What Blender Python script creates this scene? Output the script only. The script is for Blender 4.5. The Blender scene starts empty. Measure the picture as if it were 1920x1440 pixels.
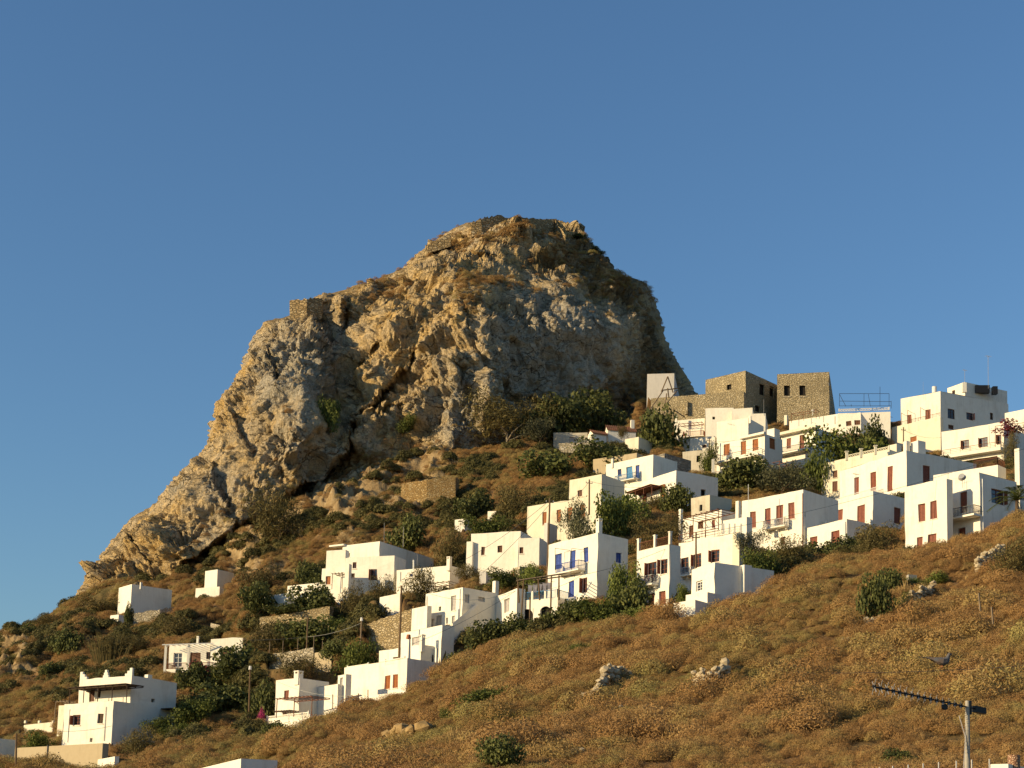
import bpy, math, random
import numpy as np
from mathutils import Vector, Matrix, noise
random.seed(7); RNG = np.random.default_rng(7)
D = bpy.data; C = bpy.context.scene.collection
# ---------------------------------------------------------------- camera
F = 3000.0; PITCH = math.radians(8.0); ROLL = 0.026; SHIFT = 508.0
CAMZ = 1.6
R3 = Matrix.Rotation(math.radians(90) + PITCH, 3, 'X') @ Matrix.Rotation(ROLL, 3, 'Z')
RN = np.array(R3)
cam = D.objects.new('camera', D.cameras.new('camera')); C.objects.link(cam)
cam.data.sensor_width = 36; cam.data.lens = 36 * F / 1920; cam.data.shift_y = SHIFT / 1920
cam.data.clip_start = .5; cam.data.clip_end = 20000
cam.matrix_world = Matrix.Translation((0, 0, CAMZ)) @ R3.to_4x4()
bpy.context.scene.camera = cam

def ray(u, v):
    d = R3 @ Vector(((u - 960) / F, (720 - v + SHIFT) / F, -1)); return d
def P(u, v, Y):
    d = ray(u, v); k = Y / d.y
    return Vector((d.x * k, Y, d.z * k + CAMZ))
def Pn(u, v, Y):
    d = np.stack([(u - 960) / F, (720 - v + SHIFT) / F, -np.ones_like(u)], -1) @ RN.T
    k = Y / d[..., 1]
    p = d * k[..., None]; p[..., 2] += CAMZ
    return p
def proj(p):
    q = R3.transposed() @ (Vector(p) - Vector((0, 0, CAMZ)))
    return 960 + F * q.x / -q.z, 720 + SHIFT - F * q.y / -q.z
def projn(p):
    q = (p - np.array([0, 0, CAMZ])) @ RN
    return 960 + F * q[..., 0] / -q[..., 2], 720 + SHIFT - F * q[..., 1] / -q[..., 2]
def ray_z(u, v, z):
    d = ray(u, v); k = (z - CAMZ) / d.z
    return Vector((d.x * k, d.y * k, z))
def ray_plane(u, v, p0, n):
    d = ray(u, v); o = Vector((0, 0, CAMZ)); k = (Vector(p0) - o).dot(n) / d.dot(n)
    return o + d * k

# ---------------------------------------------------------------- materials
def sstep(a, b, x):
    t = np.clip((x - a) / (b - a), 0, 1); return t * t * (3 - 2 * t)
class NT:
    def __init__(s, name):
        s.m = D.materials.new(name); s.m.use_nodes = True; s.t = s.m.node_tree
        s.t.nodes.clear()
        s.o = s.t.nodes.new('ShaderNodeOutputMaterial'); s.b = s.t.nodes.new('ShaderNodeBsdfPrincipled')
        s.t.links.new(s.b.outputs[0], s.o.inputs[0]); s.b.inputs['Specular IOR Level'].default_value = .2
        s._c = None
    def n(s, typ, **kw):
        x = s.t.nodes.new(typ)
        for k, v in kw.items():
            if k.startswith('_'): setattr(x, k[1:], v)
            else: x.inputs[k.replace('__', ' ')].default_value = v
        return x
    def l(s, a, b): s.t.links.new(a, b)
    def pos(s, obj=False):
        if s._c is None: s._c = s.t.nodes.new('ShaderNodeTexCoord' if obj else 'ShaderNodeNewGeometry').outputs['Object' if obj else 'Position']
        return s._c
    def noise(s, sc, det=4, rough=.6, vec=None, dist=0):
        x = s.n('ShaderNodeTexNoise', Scale=sc, Detail=det, Roughness=rough, Distortion=dist); s.l(vec or s.pos(), x.inputs['Vector']); return x.outputs['Fac']
    def ramp(s, f, stops):
        x = s.n('ShaderNodeValToRGB'); e = x.color_ramp.elements
        while len(e) < len(stops): e.new(.5)
        for i, (p, c) in enumerate(stops):
            e[i].position = p; e[i].color = (*c, 1) if len(c) == 3 else c
        s.l(f, x.inputs[0]); return x.outputs[0]
    def g(s, f, a, b):
        x = s.n('ShaderNodeMapRange'); x.inputs[1].default_value = a; x.inputs[2].default_value = b
        s.l(f, x.inputs[0]); return x.outputs[0]
    def mix(s, f, a, b, mode='MIX'):
        x = s.t.nodes.new('ShaderNodeMix'); x.data_type = 'RGBA'; x.blend_type = mode
        for k, v in ((0, f), (6, a), (7, b)):
            if hasattr(v, 'links'): s.l(v, x.inputs[k])
            elif k == 0: x.inputs[0].default_value = v
            else: x.inputs[k].default_value = (*v, 1)
        return x.outputs[2]
    def math(s, op, a, b=0):
        x = s.t.nodes.new('ShaderNodeMath'); x.operation = op
        for k, v in ((0, a), (1, b)):
            if hasattr(v, 'links'): s.l(v, x.inputs[k])
            else: x.inputs[k].default_value = v
        return x.outputs[0]
    def bump(s, h, dist, st=1.0):
        x = s.n('ShaderNodeBump', Strength=st, Distance=dist); s.l(h, x.inputs['Height']); s.l(x.outputs[0], s.b.inputs['Normal'])
    def fin(s, col=None, rough=.9):
        if col is not None:
            if hasattr(col, 'links'): s.l(col, s.b.inputs[0])
            else: s.b.inputs[0].default_value = (*col, 1)
        s.b.inputs['Roughness'].default_value = rough
        return s.m
M = {}
def whitewash(name, base, stain, amt=.5):
    t = NT(name); n1 = t.noise(.35, 5, .65); n2 = t.noise(2.2, 4, .6)
    mp = t.n('ShaderNodeMapping'); mp.inputs['Scale'].default_value = (1.4, 1.4, .16); t.l(t.pos(), mp.inputs[0])
    n3 = t.noise(1.0, 5, .7, vec=mp.outputs[0])
    f = t.math('MULTIPLY', t.g(t.math('ADD', t.math('MULTIPLY', n1, .45), t.math('MULTIPLY', n3, .55)), .5, .72), amt)
    c = t.mix(f, base, stain)
    c = t.mix(t.math('MULTIPLY', t.g(n2, .45, .7), .12), c, stain)
    t.bump(t.math('ADD', n2, t.math('MULTIPLY', n1, 2)), .05, .5); M[name] = t.fin(c, .85)
whitewash('white_plaster', (.82, .765, .64), (.52, .44, .32), .6)
whitewash('cream_plaster', (.72, .66, .50), (.42, .36, .24), .7)
whitewash('old_plaster', (.56, .50, .38), (.27, .23, .16), .9)
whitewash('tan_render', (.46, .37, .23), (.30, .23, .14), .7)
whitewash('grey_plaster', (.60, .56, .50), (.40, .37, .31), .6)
def stone(name, c1, c2, c3, sc=2.4, d=.08):
    t = NT(name)
    mp = t.n('ShaderNodeMapping'); mp.inputs['Scale'].default_value = (1, 1, 1.7); t.l(t.pos(), mp.inputs[0])
    nd = t.n('ShaderNodeTexNoise', Scale=.9, Detail=2); t.l(t.pos(), nd.inputs['Vector'])
    va = t.n('ShaderNodeVectorMath', _operation='MULTIPLY_ADD'); t.l(nd.outputs['Color'], va.inputs[0]); va.inputs[1].default_value = (.8, .8, .8); t.l(mp.outputs[0], va.inputs[2])
    v = t.n('ShaderNodeTexVoronoi', Scale=sc); t.l(va.outputs[0], v.inputs['Vector'])
    e = t.n('ShaderNodeTexVoronoi', Scale=sc, _feature='DISTANCE_TO_EDGE'); t.l(va.outputs[0], e.inputs['Vector'])
    sp = t.n('ShaderNodeSeparateColor'); t.l(v.outputs['Color'], sp.inputs[0])
    c = t.ramp(sp.outputs[0], [(0, c1), (.5, c2), (1, c3)])
    gap = t.g(e.outputs['Distance'], .02, .16)
    c = t.mix(gap, tuple(x * .74 for x in c1), c)
    c = t.mix(t.g(t.noise(.25, 4), .45, .75), c, tuple(x * .6 for x in c2))
    t.bump(t.math('ADD', gap, t.math('MULTIPLY', t.noise(5, 3), .6)), d, 1)
    M[name] = t.fin(c, .95)
stone('rubble_stone', (.36, .27, .14), (.45, .34, .18), (.60, .49, .31))
stone('fort_stone', (.44, .35, .20), (.52, .42, .25), (.60, .50, .32), 2.0, .12)
stone('pale_stone', (.42, .35, .23), (.52, .44, .30), (.62, .55, .42), 1.8)
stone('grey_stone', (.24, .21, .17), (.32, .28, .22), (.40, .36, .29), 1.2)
def plain(name, c, rough=.6, var=.15, sc=3, spec=.2):
    t = NT(name); c2 = tuple(max(0, x * (1 - var * 2)) for x in c)
    t.b.inputs['Specular IOR Level'].default_value = spec
    M[name] = t.fin(t.mix(t.g(t.noise(sc, 4), .35, .7), c, c2), rough)
plain('red_wood', (.25, .082, .048)); plain('orange_wood', (.36, .12, .032)); plain('brown_wood', (.14, .060, .030))
plain('blue_paint', (.055, .10, .36)); plain('sky_blue_paint', (.09, .27, .50)); plain('dark_wood', (.085, .055, .035), .8)
plain('grey_wood', (.26, .19, .12), .85); plain('pole_wood', (.17, .11, .06), .85); plain('white_paint', (.78, .76, .70), .5, .05)
plain('grey_shutter', (.50, .46, .42), .6, .06); plain('dark_metal', (.04, .045, .05), .45, .1, 3, .5); plain('blue_metal', (.045, .06, .095), .5)
plain('grey_metal', (.40, .39, .37), .4, .1, 3, .5); plain('rust_metal', (.17, .07, .035), .8); plain('concrete', (.44, .40, .33), .9, .15, 6)
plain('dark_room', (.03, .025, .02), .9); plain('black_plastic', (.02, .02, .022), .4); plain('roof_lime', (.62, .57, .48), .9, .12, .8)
plain('bark', (.16, .11, .07), .95, .25, 6); plain('pale_bark', (.34, .27, .18), .95, .2, 6); plain('cloth', (.75, .68, .66), .9); plain('terracotta', (.42, .16, .08), .9)
plain('canopy_brown', (.23, .10, .06), .9)
t = NT('window_glass'); t.b.inputs['Specular IOR Level'].default_value = .6
M['window_glass'] = t.fin((.035, .035, .04), .12)
t = NT('roof_tile'); w = t.n('ShaderNodeTexWave', Scale=2.2, Distortion=.6, _bands_direction='X'); t.l(t.pos(), w.inputs['Vector'])
t.bump(w.outputs['Fac'], .12, 1); M['roof_tile'] = t.fin(t.mix(t.g(t.noise(1.2, 5), .3, .7), (.36, .15, .085), (.22, .13, .085)), .9)

# ---------------------------------------------------------------- object helpers
def tag(o, label=None, cat=None, group=None, kind=None, category=None):
    cat = cat or category
    for k, v in (('label', label), ('category', cat), ('group', group), ('kind', kind)):
        if v: o[k] = v
    return o
def link(name, me, m, parent=None):
    o = D.objects.new(name, me); C.objects.link(o)
    if m is not None: me.materials.append(M[m] if isinstance(m, str) else m)
    if parent is not None: o.parent = parent; o.matrix_parent_inverse = Matrix.Identity(4); 
    return o
def empty(name, loc=(0, 0, 0), **kw):
    o = D.objects.new(name, None); C.objects.link(o); o.location = loc; o.empty_display_size = .5
    tag(o, **kw); return o
def np_mesh(name, co, faces, smooth=False):
    """co (n,3); faces (m,k) equal-sized"""
    me = D.meshes.new(name); co = np.ascontiguousarray(co, dtype=np.float32); faces = np.ascontiguousarray(faces, dtype=np.int32)
    me.vertices.add(len(co)); me.vertices.foreach_set('co', co.ravel())
    k = faces.shape[1]; me.loops.add(faces.size); me.loops.foreach_set('vertex_index', faces.ravel())
    me.polygons.add(len(faces)); me.polygons.foreach_set('loop_start', np.arange(0, faces.size, k, dtype=np.int32))
    if smooth: me.polygons.foreach_set('use_smooth', np.ones(len(faces), dtype=bool))
    me.update(calc_edges=True); return me
class MB:
    """collects quads / tris in world space, builds one mesh relative to its root"""
    def __init__(s): s.v = []; s.f = []
    def quad(s, *p):
        i = len(s.v); s.v += [Vector(x) for x in p]; s.f.append(tuple(range(i, i + len(p))))
    def box(s, o, ax, ay, az):
        """box from corner o with edge vectors"""
        o, ax, ay, az = map(Vector, (o, ax, ay, az)); i = len(s.v)
        for c in (0, az):
            for a, b in ((0, 0), (1, 0), (1, 1), (0, 1)):
                s.v.append(o + ax * a + ay * b + (az if c else Vector((0, 0, 0))))
        for f in ((3, 2, 1, 0), (4, 5, 6, 7), (0, 1, 5, 4), (1, 2, 6, 5), (2, 3, 7, 6), (3, 0, 4, 7)):
            s.f.append(tuple(i + k for k in f))
    def bar(s, a, b, r, n=5, r2=None):
        a, b = Vector(a), Vector(b); d = b - a
        if d.length < 1e-6: return
        r2 = r if r2 is None else r2
        d.normalize(); x = d.orthogonal().normalized(); y = d.cross(x); i = len(s.v)
        for p, rr in ((a, r), (b, r2)):
            for k in range(n):
                t = 2 * math.pi * k / n; s.v.append(p + x * (rr * math.cos(t)) + y * (rr * math.sin(t)))
        for k in range(n): s.f.append((i + k, i + (k + 1) % n, i + n + (k + 1) % n, i + n + k))
        s.f.append(tuple(i + k for k in range(n))[::-1]); s.f.append(tuple(i + n + k for k in range(n)))
    def build(s, name, m, parent=None, smooth=False):
        if not s.v: return None
        base = Vector(parent_world(parent)) if parent else Vector((0, 0, 0))
        me = D.meshes.new(name); me.from_pydata([tuple(v - base) for v in s.v], [], s.f)
        if smooth:
            for p in me.polygons: p.use_smooth = True
        return link(name, me, m, parent)
    def build_thing(s, name, m, **kw):
        c = sum((v for v in s.v), Vector()) / len(s.v); c.z = min(v.z for v in s.v)
        me = D.meshes.new(name); me.from_pydata([tuple(v - c) for v in s.v], [], s.f)
        o = link(name, me, m); o.location = c; tag(o, **kw); return o
def parent_world(o):
    l = Vector(o.location); p = o.parent
    while p: l += Vector(p.location); p = p.parent
    return l
# ---------------------------------------------------------------- terrain
# rows: forward distance -> ground line as pixel knots of the photograph
ROWS = {
 20:  [(0, 1640), (960, 1640), (1920, 1610)],
 60:  [(0, 1560), (500, 1545), (960, 1515), (1400, 1480), (1920, 1440)],
 105: [(0, 1520), (500, 1492), (960, 1370), (1400, 1280), (1920, 1180)],
 150: [(0, 1475), (250, 1456), (380, 1440), (480, 1412), (600, 1362), (760, 1312), (850, 1272), (970, 1225), (1100, 1192), (1260, 1160), (1370, 1122), (1460, 1094), (1600, 1075), (1700, 1053), (1850, 1021), (1920, 980)],
 175: [(0, 1420), (200, 1405), (330, 1375), (480, 1375), (600, 1340), (760, 1292), (880, 1225), (1000, 1190), (1100, 1150), (1200, 1150), (1260, 1140), (1370, 1090), (1500, 1046), (1600, 1042), (1700, 1042), (1850, 1012), (1920, 970)],
 200: [(0, 1370), (200, 1310), (330, 1300), (480, 1270), (620, 1215), (700, 1195), (800, 1150), (900, 1090), (1000, 1085), (1100, 1070), (1200, 1030), (1300, 1010), (1400, 995), (1550, 990), (1700, 990), (1850, 965), (1920, 950)],
 230: [(0, 1295), (130, 1250), (330, 1200), (480, 1175), (620, 1115), (700, 1100), (800, 1085), (900, 1030), (1000, 965), (1100, 945), (1200, 945), (1300, 945), (1400, 940), (1550, 938), (1700, 935), (1920, 920)],
 260: [(0, 1240), (130, 1180), (240, 1152), (400, 1105), (500, 1065), (640, 1010), (800, 985), (900, 945), (1000, 905), (1100, 905), (1200, 885), (1300, 885), (1400, 905), (1550, 890), (1700, 890), (1920, 890)],
 280: [(0, 1222), (75, 1175), (150, 1122), (240, 1110), (400, 1070), (520, 1000), (640, 950), (800, 935), (900, 900), (1000, 868), (1100, 862), (1200, 852), (1300, 852), (1400, 862), (1550, 860), (1700, 872), (1920, 876)],
 300: [(0, 1222), (150, 1140), (400, 1060), (640, 930), (800, 880), (900, 850), (1000, 838), (1100, 832), (1200, 828), (1300, 822), (1400, 825), (1600, 822), (1700, 850), (1920, 855)],
 335: [(0, 1250), (400, 1060), (800, 870), (1000, 800), (1200, 790), (1320, 775), (1450, 778), (1600, 785), (1750, 808), (1920, 810)],
 370: [(0, 1290), (400, 1100), (800, 900), (1200, 790), (1600, 790), (1920, 800)],
 460: [(0, 1400), (800, 1200), (1200, 1000), (1920, 900)],
 700: [(0, 1600), (1920, 1550)],
}
TS = np.concatenate([np.linspace(-.62, -.345, 60), np.linspace(-.34, .34, 640), np.linspace(.345, .66, 70)])
YS = np.concatenate([np.linspace(12, 60, 50), np.linspace(60.6, 345, 475)[0:], np.linspace(346, 480, 60), np.linspace(485, 700, 20)])
RY = np.array(sorted(ROWS))
RZ = []
for y in RY:
    k = ROWS[int(y)]; p = Pn(np.array([a for a, b in k], float), np.array([b for a, b in k], float), np.full(len(k), float(y)))
    RZ.append(np.interp(TS, p[:, 0] / y, p[:, 2]))
RZ = np.array(RZ)
Z0 = np.empty((len(YS), len(TS)))
for j in range(len(TS)): Z0[:, j] = np.interp(YS, RY, RZ[:, j])
def blur(a, n, ax):
    for _ in range(n):
        p = np.concatenate([a.take([0], ax), a, a.take([-1], ax)], ax)
        m = a.shape[ax]
        a = (p.take(range(0, m), ax) + 2 * p.take(range(1, m + 1), ax) + p.take(range(2, m + 2), ax)) / 4
    return a
Z0 = blur(blur(Z0, 14, 0), 60, 1)
GX = TS[None, :] * YS[:, None]; GY = np.repeat(YS[:, None], len(TS), 1)
# value noise lattice, vectorised
_tab = np.random.default_rng(3).random((256, 256))
def vnoise(x, y):
    xi = np.floor(x).astype(int); yi = np.floor(y).astype(int); fx = x - xi; fy = y - yi
    fx = fx * fx * (3 - 2 * fx); fy = fy * fy * (3 - 2 * fy)
    g = lambda a, b: _tab[a & 255, b & 255]
    return (g(xi, yi) * (1 - fx) + g(xi + 1, yi) * fx) * (1 - fy) + (g(xi, yi + 1) * (1 - fx) + g(xi + 1, yi + 1) * fx) * fy * 1.0
def fbm(x, y, o=4):
    s = 0; a = 1; n = 0
    for k in range(o): s = s + a * vnoise(x + 17 * k, y + 31 * k); n += a; a *= .5; x = x * 2; y = y * 2
    return s / n
PADS = []      # (footprint polygon [(x,y)..], z)
TZ = None
def finish_terrain():
    """blend the ground into the level pads under the houses, add relief, mesh it"""
    global TZ
    Z = Z0.copy()
    amp = .35 + .9 * sstep(215, 260, GY) 
    Z += (fbm(GX / 9, GY / 9, 4) - .5) * 2 * amp + (fbm(GX / 2.2 + 5, GY / 2.2, 3) - .5) * .55 * sstep(70, 120, GY)
    ca, sa = math.cos(.75), math.sin(.75); AX = GX * ca + GY * sa; AC = -GX * sa + GY * ca
    Z += (fbm(AX / 9, AC / 3.2 + 40, 3) - .5) * 1.5 * sstep(45, 80, GY)
    U, V = projn(np.stack([GX, GY, Z], -1))
    rock = np.zeros_like(Z)
    for (u, v, ru, rv, a) in ROCKY: rock = np.maximum(rock, a * np.exp(-((U - u) / ru) ** 2 - ((V - v) / rv) ** 2))
    r1 = 1 - abs(2 * fbm(GX / 7, GY / 7 + Z / 5, 3) - 1); r2 = 1 - abs(2 * fbm(GX / 2.6 + 9, GY / 2.6 + Z / 2, 3) - 1)
    Z += rock * ((r1 - .55) * 9 + (r2 - .6) * 3.5)
    ws = np.zeros_like(Z); zs = np.zeros_like(Z)
    for poly, z in PADS:
        P0 = np.array(poly); cx, cy = P0.mean(0); rr = np.hypot(*(P0 - [cx, cy]).T).max() + 9
        m = (abs(GX - cx) < rr) & (abs(GY - cy) < rr)
        if not m.any(): continue
        x = GX[m]; y = GY[m]; d = np.full(x.shape, 1e9); ins = np.ones(x.shape, bool)
        ar = 0
        for k in range(len(P0)): a = P0[k]; b = P0[(k + 1) % len(P0)]; ar += a[0] * b[1] - a[1] * b[0]
        for k in range(len(P0)):
            a = P0[k]; b = P0[(k + 1) % len(P0)]; ab = b - a
            t_ = np.clip(((x - a[0]) * ab[0] + (y - a[1]) * ab[1]) / (ab @ ab), 0, 1)
            d = np.minimum(d, np.hypot(x - a[0] - t_ * ab[0], y - a[1] - t_ * ab[1]))
            cr = ab[0] * (y - a[1]) - ab[1] * (x - a[0]); ins &= (cr * np.sign(ar) >= 0)
        d[ins] = 0
        w = np.exp(-(np.maximum(d - .8, 0) / 2.2) ** 2) ; w2 = w * (1 + 40 * ins)
        ws[m] += w2; zs[m] += w2 * z
    wm = np.clip(ws, 0, 1); Z = np.where(ws > 1e-4, Z * (1 - wm) + wm * zs / np.maximum(ws, 1e-4), Z)
    # keep the ground just in front of a house below its visible foot
    CLEAR = np.zeros(Z.shape, bool)
    for v in CLIPS:
        kn = v if isinstance(v, list) else []
        if not kn:
            for p in (v.C + v.dL * v.wL, v.C, v.C + v.dR * v.wR):
                q = Vector((p.x, p.y, v.zb)); kn.append((*proj(q), p.y))
        if kn[0][0] > kn[-1][0]: continue
        U, V = projn(np.stack([GX, GY, Z], -1)); ku = [k[0] for k in kn]
        vl_ = np.interp(U, ku, [k[1] for k in kn]) + 1900. / GY; yl = np.interp(U, ku, [k[2] for k in kn])
        m = (U > ku[0] - 6) & (U < ku[-1] + 6) & (GY < yl + (.8 if isinstance(v, list) else 0)) & (GY > yl - 13) & (V < vl_)
        fx = np.clip(np.minimum(U - ku[0] + 6, ku[-1] + 6 - U) / 6, 0, 1)[m] * np.clip((GY - yl + 13) / 5, 0, 1)[m]
        if isinstance(v, list): CLEAR |= (U > ku[0] - 4) & (U < ku[-1] + 4) & (GY < yl + .3) & (GY > yl - 9)
        Z[m] -= (vl_ - V)[m] * GY[m] / F * fx
    TZ = Z; globals()['CLEARM'] = CLEAR.astype(float)
    co = np.stack([GX, GY, Z], -1).reshape(-1, 3); n, m = Z.shape
    i = np.arange(n * m).reshape(n, m)
    f = np.stack([i[:-1, :-1], i[:-1, 1:], i[1:, 1:], i[1:, :-1]], -1).reshape(-1, 4)
    me = np_mesh('terrain', co, f, True)
    at = me.attributes.new('rocky', 'FLOAT', 'POINT'); at.data.foreach_set('value', rock.ravel().astype(np.float32))
    o = link('terrain', me, 'terrain'); tag(o, 'dry brown and olive scrub hillside rising to the crag', kind='structure')
    globals()['ROCKW'] = rock
    g = MB(); z = -6
    g.quad((-6000, -3000, z), (6000, -3000, z), (6000, 9000, z), (-6000, 9000, z))
    o = g.build('ground', 'plain_ground'); tag(o, 'dry lowland around the hill', kind='structure')
def hgt(x, y):
    if TZ is None: Z = Z0
    else: Z = TZ
    t_ = np.interp(x / y, TS, np.arange(len(TS))); r = np.interp(y, YS, np.arange(len(YS)))
    i = min(int(r), len(YS) - 2); j = min(int(t_), len(TS) - 2); a = r - i; b = t_ - j
    return float((Z[i, j] * (1 - b) + Z[i, j + 1] * b) * (1 - a) + (Z[i + 1, j] * (1 - b) + Z[i + 1, j + 1] * b) * a)
def ground_hit(u, v, y0=40, y1=400):
    d = ray(u, v); y = y0
    while y < y1:
        x = d.x / d.y * y; z = d.z / d.y * y + CAMZ
        if hgt(x, y) >= z: return Vector((x, y, hgt(x, y)))
        y += .5
    return None
ROCKY = [(560, 960, 190, 60, 1), (420, 1030, 120, 45, 1), (700, 900, 130, 60, .9), (640, 1010, 70, 30, .6), (20, 1240, 60, 45, .9),
         (150, 1185, 30, 25, .5), (1290, 760, 80, 30, .5), (330, 1060, 50, 25, .8), (800, 880, 70, 45, .9), (600, 900, 60, 40, 1), (740, 960, 70, 35, .7), (470, 1075, 90, 25, .6), (250, 1120, 60, 20, .6)]
t = NT('terrain'); n1 = t.noise(.05, 5); n2 = t.noise(.6, 5, .7); n3 = t.noise(3, 4, .7)
c = t.ramp(n2, [(.30, (.085, .045, .018)), (.5, (.17, .095, .036)), (.72, (.25, .155, .06))])
c = t.mix(t.math('MULTIPLY', t.g(n1, .5, .62), .7), c, (.105, .095, .032))
a = t.n('ShaderNodeAttribute', _attribute_name='rocky')
rk = t.ramp(n2, [(.3, (.17, .11, .05)), (.55, (.36, .25, .12)), (.8, (.45, .38, .26))])
fr = t.g(t.math('ADD', a.outputs['Fac'], t.math('MULTIPLY', t.math('SUBTRACT', n3, .5), .9)), .35, .55)
c = t.mix(fr, c, rk)
t.bump(t.math('ADD', n2, t.math('MULTIPLY', n3, .5)), .5, .8); M['terrain'] = t.fin(c, .95)
plain('plain_ground', (.16, .12, .06), .95)

# ---------------------------------------------------------------- the crag
LEFT = [(404, 903), (412, 882), (430, 848), (450, 818), (462, 802), (485, 768), (500, 758), (520, 712), (545, 643), (555, 600), (590, 548), (600, 515), (610, 492), (640, 470), (660, 464), (690, 446), (720, 434), (760, 408), (800, 396), (825, 390), (850, 372), (870, 352), (890, 330), (930, 300), (960, 272), (975, 240), (1000, 217), (1040, 186), (1080, 165), (1120, 146), (1180, 110), (1240, 80)]
RIGHT = [(404, 1010), (412, 1046), (440, 1075), (470, 1112), (515, 1162), (528, 1205), (545, 1218), (590, 1238), (620, 1246), (660, 1262), (690, 1278), (710, 1290), (730, 1300), (800, 1330), (900, 1380), (1000, 1400), (1240, 1400)]
CU = np.array([150, 300, 450, 600, 750, 900, 1000, 1150, 1300], float)
CV = np.array([400, 500, 600, 700, 800, 900, 1000, 1100, 1240], float)
CY = np.array([
 [362, 360, 358, 356, 354, 352, 353, 360, 385],
 [350, 349, 347, 344, 341, 338, 341, 350, 380],
 [340, 337, 334, 331, 329, 324, 328, 336, 368],
 [330, 326, 319, 316, 319, 317, 321, 329, 362],
 [320, 312, 307, 303, 312, 314, 318, 327, 356],
 [308, 299, 296, 298, 302, 306, 316, 334, 352],
 [296, 287, 285, 288, 292, 300, 312, 332, 350],
 [284, 279, 280, 284, 290, 300, 312, 332, 350],
 [276, 276, 278, 284, 290, 300, 312, 332, 350]], float)
def vor(p, s):   # F1, F2-F1 and cell value of a 3-D voronoi, vectorised
    q = p * s; b = np.floor(q).astype(int); f1 = np.full(q.shape[0], 9.); f2 = f1.copy(); cid = np.zeros(q.shape[0]); pl = cid.copy()
    for dx in (-1, 0, 1):
        for dy in (-1, 0, 1):
            for dz in (-1, 0, 1):
                c = b + [dx, dy, dz]; h = (c[:, 0] * 73856093) ^ (c[:, 1] * 19349663) ^ (c[:, 2] * 83492791)
                r = [((h * k + o) & 0xffff) / 65535. for k, o in ((1103515245, 12345), (69069, 777), (134775813, 91))]
                d = np.sqrt(sum((c[:, i] + r[i] - q[:, i]) ** 2 for i in range(3)))
                n = d < f1; f2 = np.where(n, f1, np.minimum(f2, d)); cid = np.where(n, r[0], cid); pl = np.where(n, sum((q[:, i] - c[:, i] - r[i]) * (((h * (i + 3) * 2654435) & 0xffff) / 32767. - 1) for i in range(3)), pl); f1 = np.where(n, d, f1)
    return pl, f2 - f1, cid
def nz(p, s, o=4, H=.9, ridged=False):
    if ridged: return np.array([noise.ridged_multi_fractal(Vector(x), H, 2.1, o, 1.0, 2.0) for x in (p * s)])
    return np.array([noise.fractal(Vector(x), H, 2.1, o) for x in (p * s)])
# step lines: below-right of the line the face falls back.  (u0,v0,u1,v1, depth, decay px, feather px)
STEPS = [
 (330, 1062, 470, 962, 9, 50, 5), (470, 962, 600, 890, 11, 55, 5), (600, 890, 655, 830, 9, 40, 5),
 (655, 820, 720, 722, 6, 28, 4), (720, 722, 782, 655, 4, 20, 3),
 (590, 590, 625, 640, 5, 60, 4), (655, 560, 640, 640, 4, 30, 5), (640, 665, 700, 640, 4, 18, 3),
 (872, 585, 905, 680, 1.8, 10, 2.5), (905, 680, 945, 725, 2, 12, 2.5), (945, 725, 985, 760, 2.5, 12, 2.5),
 (770, 900, 850, 885, 5, 30, 4), (850, 880, 930, 835, 7, 30, 5), (930, 835, 1020, 800, 6, 30, 5), (740, 905, 690, 890, 4, 25, 4),
 (690, 940, 760, 900, 3, 20, 4), (235, 985, 290, 1075, 2.5, 22, 3), (395, 870, 430, 950, 3, 25, 4), (440, 780, 470, 850, 3, 25, 4),
 (505, 650, 520, 720, 3, 30, 4), (1010, 740, 1100, 765, 4, 25, 5), (1010, 560, 1035, 700, 1.5, 18, 4), (960, 640, 965, 720, 2, 22, 4),
 (1120, 640, 1150, 760, 3, 40, 6), (880, 470, 930, 480, 1.5, 12, 3), (700, 800, 760, 760, 2.5, 20, 4), (560, 840, 590, 800, 2, 20, 4),
 (480, 1010, 560, 960, 3, 25, 4), (860, 690, 880, 800, 2.2, 40, 4), (970, 880, 1060, 800, 2, 30, 6),
]
# bulges (u, v, ru, rv, metres towards the viewer)
BULGE = [(545, 690, 70, 110, 6), (500, 830, 60, 70, 3), (400, 910, 70, 50, 3), (745, 610, 90, 70, 4), (905, 700, 60, 130, 5), (890, 560, 60, 40, 3), (845, 830, 40, 60, 5),
         (1050, 620, 90, 70, 3), (640, 775, 30, 40, -7), (625, 700, 25, 70, -6), (800, 900, 30, 30, 3), (915, 440, 30, 20, 2), (700, 940, 60, 40, 3),
         (1150, 560, 70, 30, -4), (800, 500, 50, 20, 2), (655, 570, 25, 18, 4), (600, 870, 30, 30, -3), (1240, 770, 60, 40, -3), (235, 1020, 25, 50, -2.5), (330, 1030, 35, 25, 4)]
def step_d(u, v):
    d = np.zeros_like(u)
    for (a, b, c, e, dep, dec, fe) in STEPS:
        du, dv = c - a, e - b; L = math.hypot(du, dv); du /= L; dv /= L
        t_ = (u - a) * du + (v - b) * dv; q = -(u - a) * dv + (v - b) * du   # q>0 : below/right of the line
        if dv > 0 and du < abs(dv) * 1.2 and (du > 0 or True) and e > b: q = -q        # falling lines: right side falls back
        along = sstep(-14, 10, t_) * sstep(-14, 10, L - t_)
        d += 1.55 * dep * along * sstep(-fe, fe, q) * np.exp(-np.maximum(q, 0) / dec)
    return d
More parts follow.
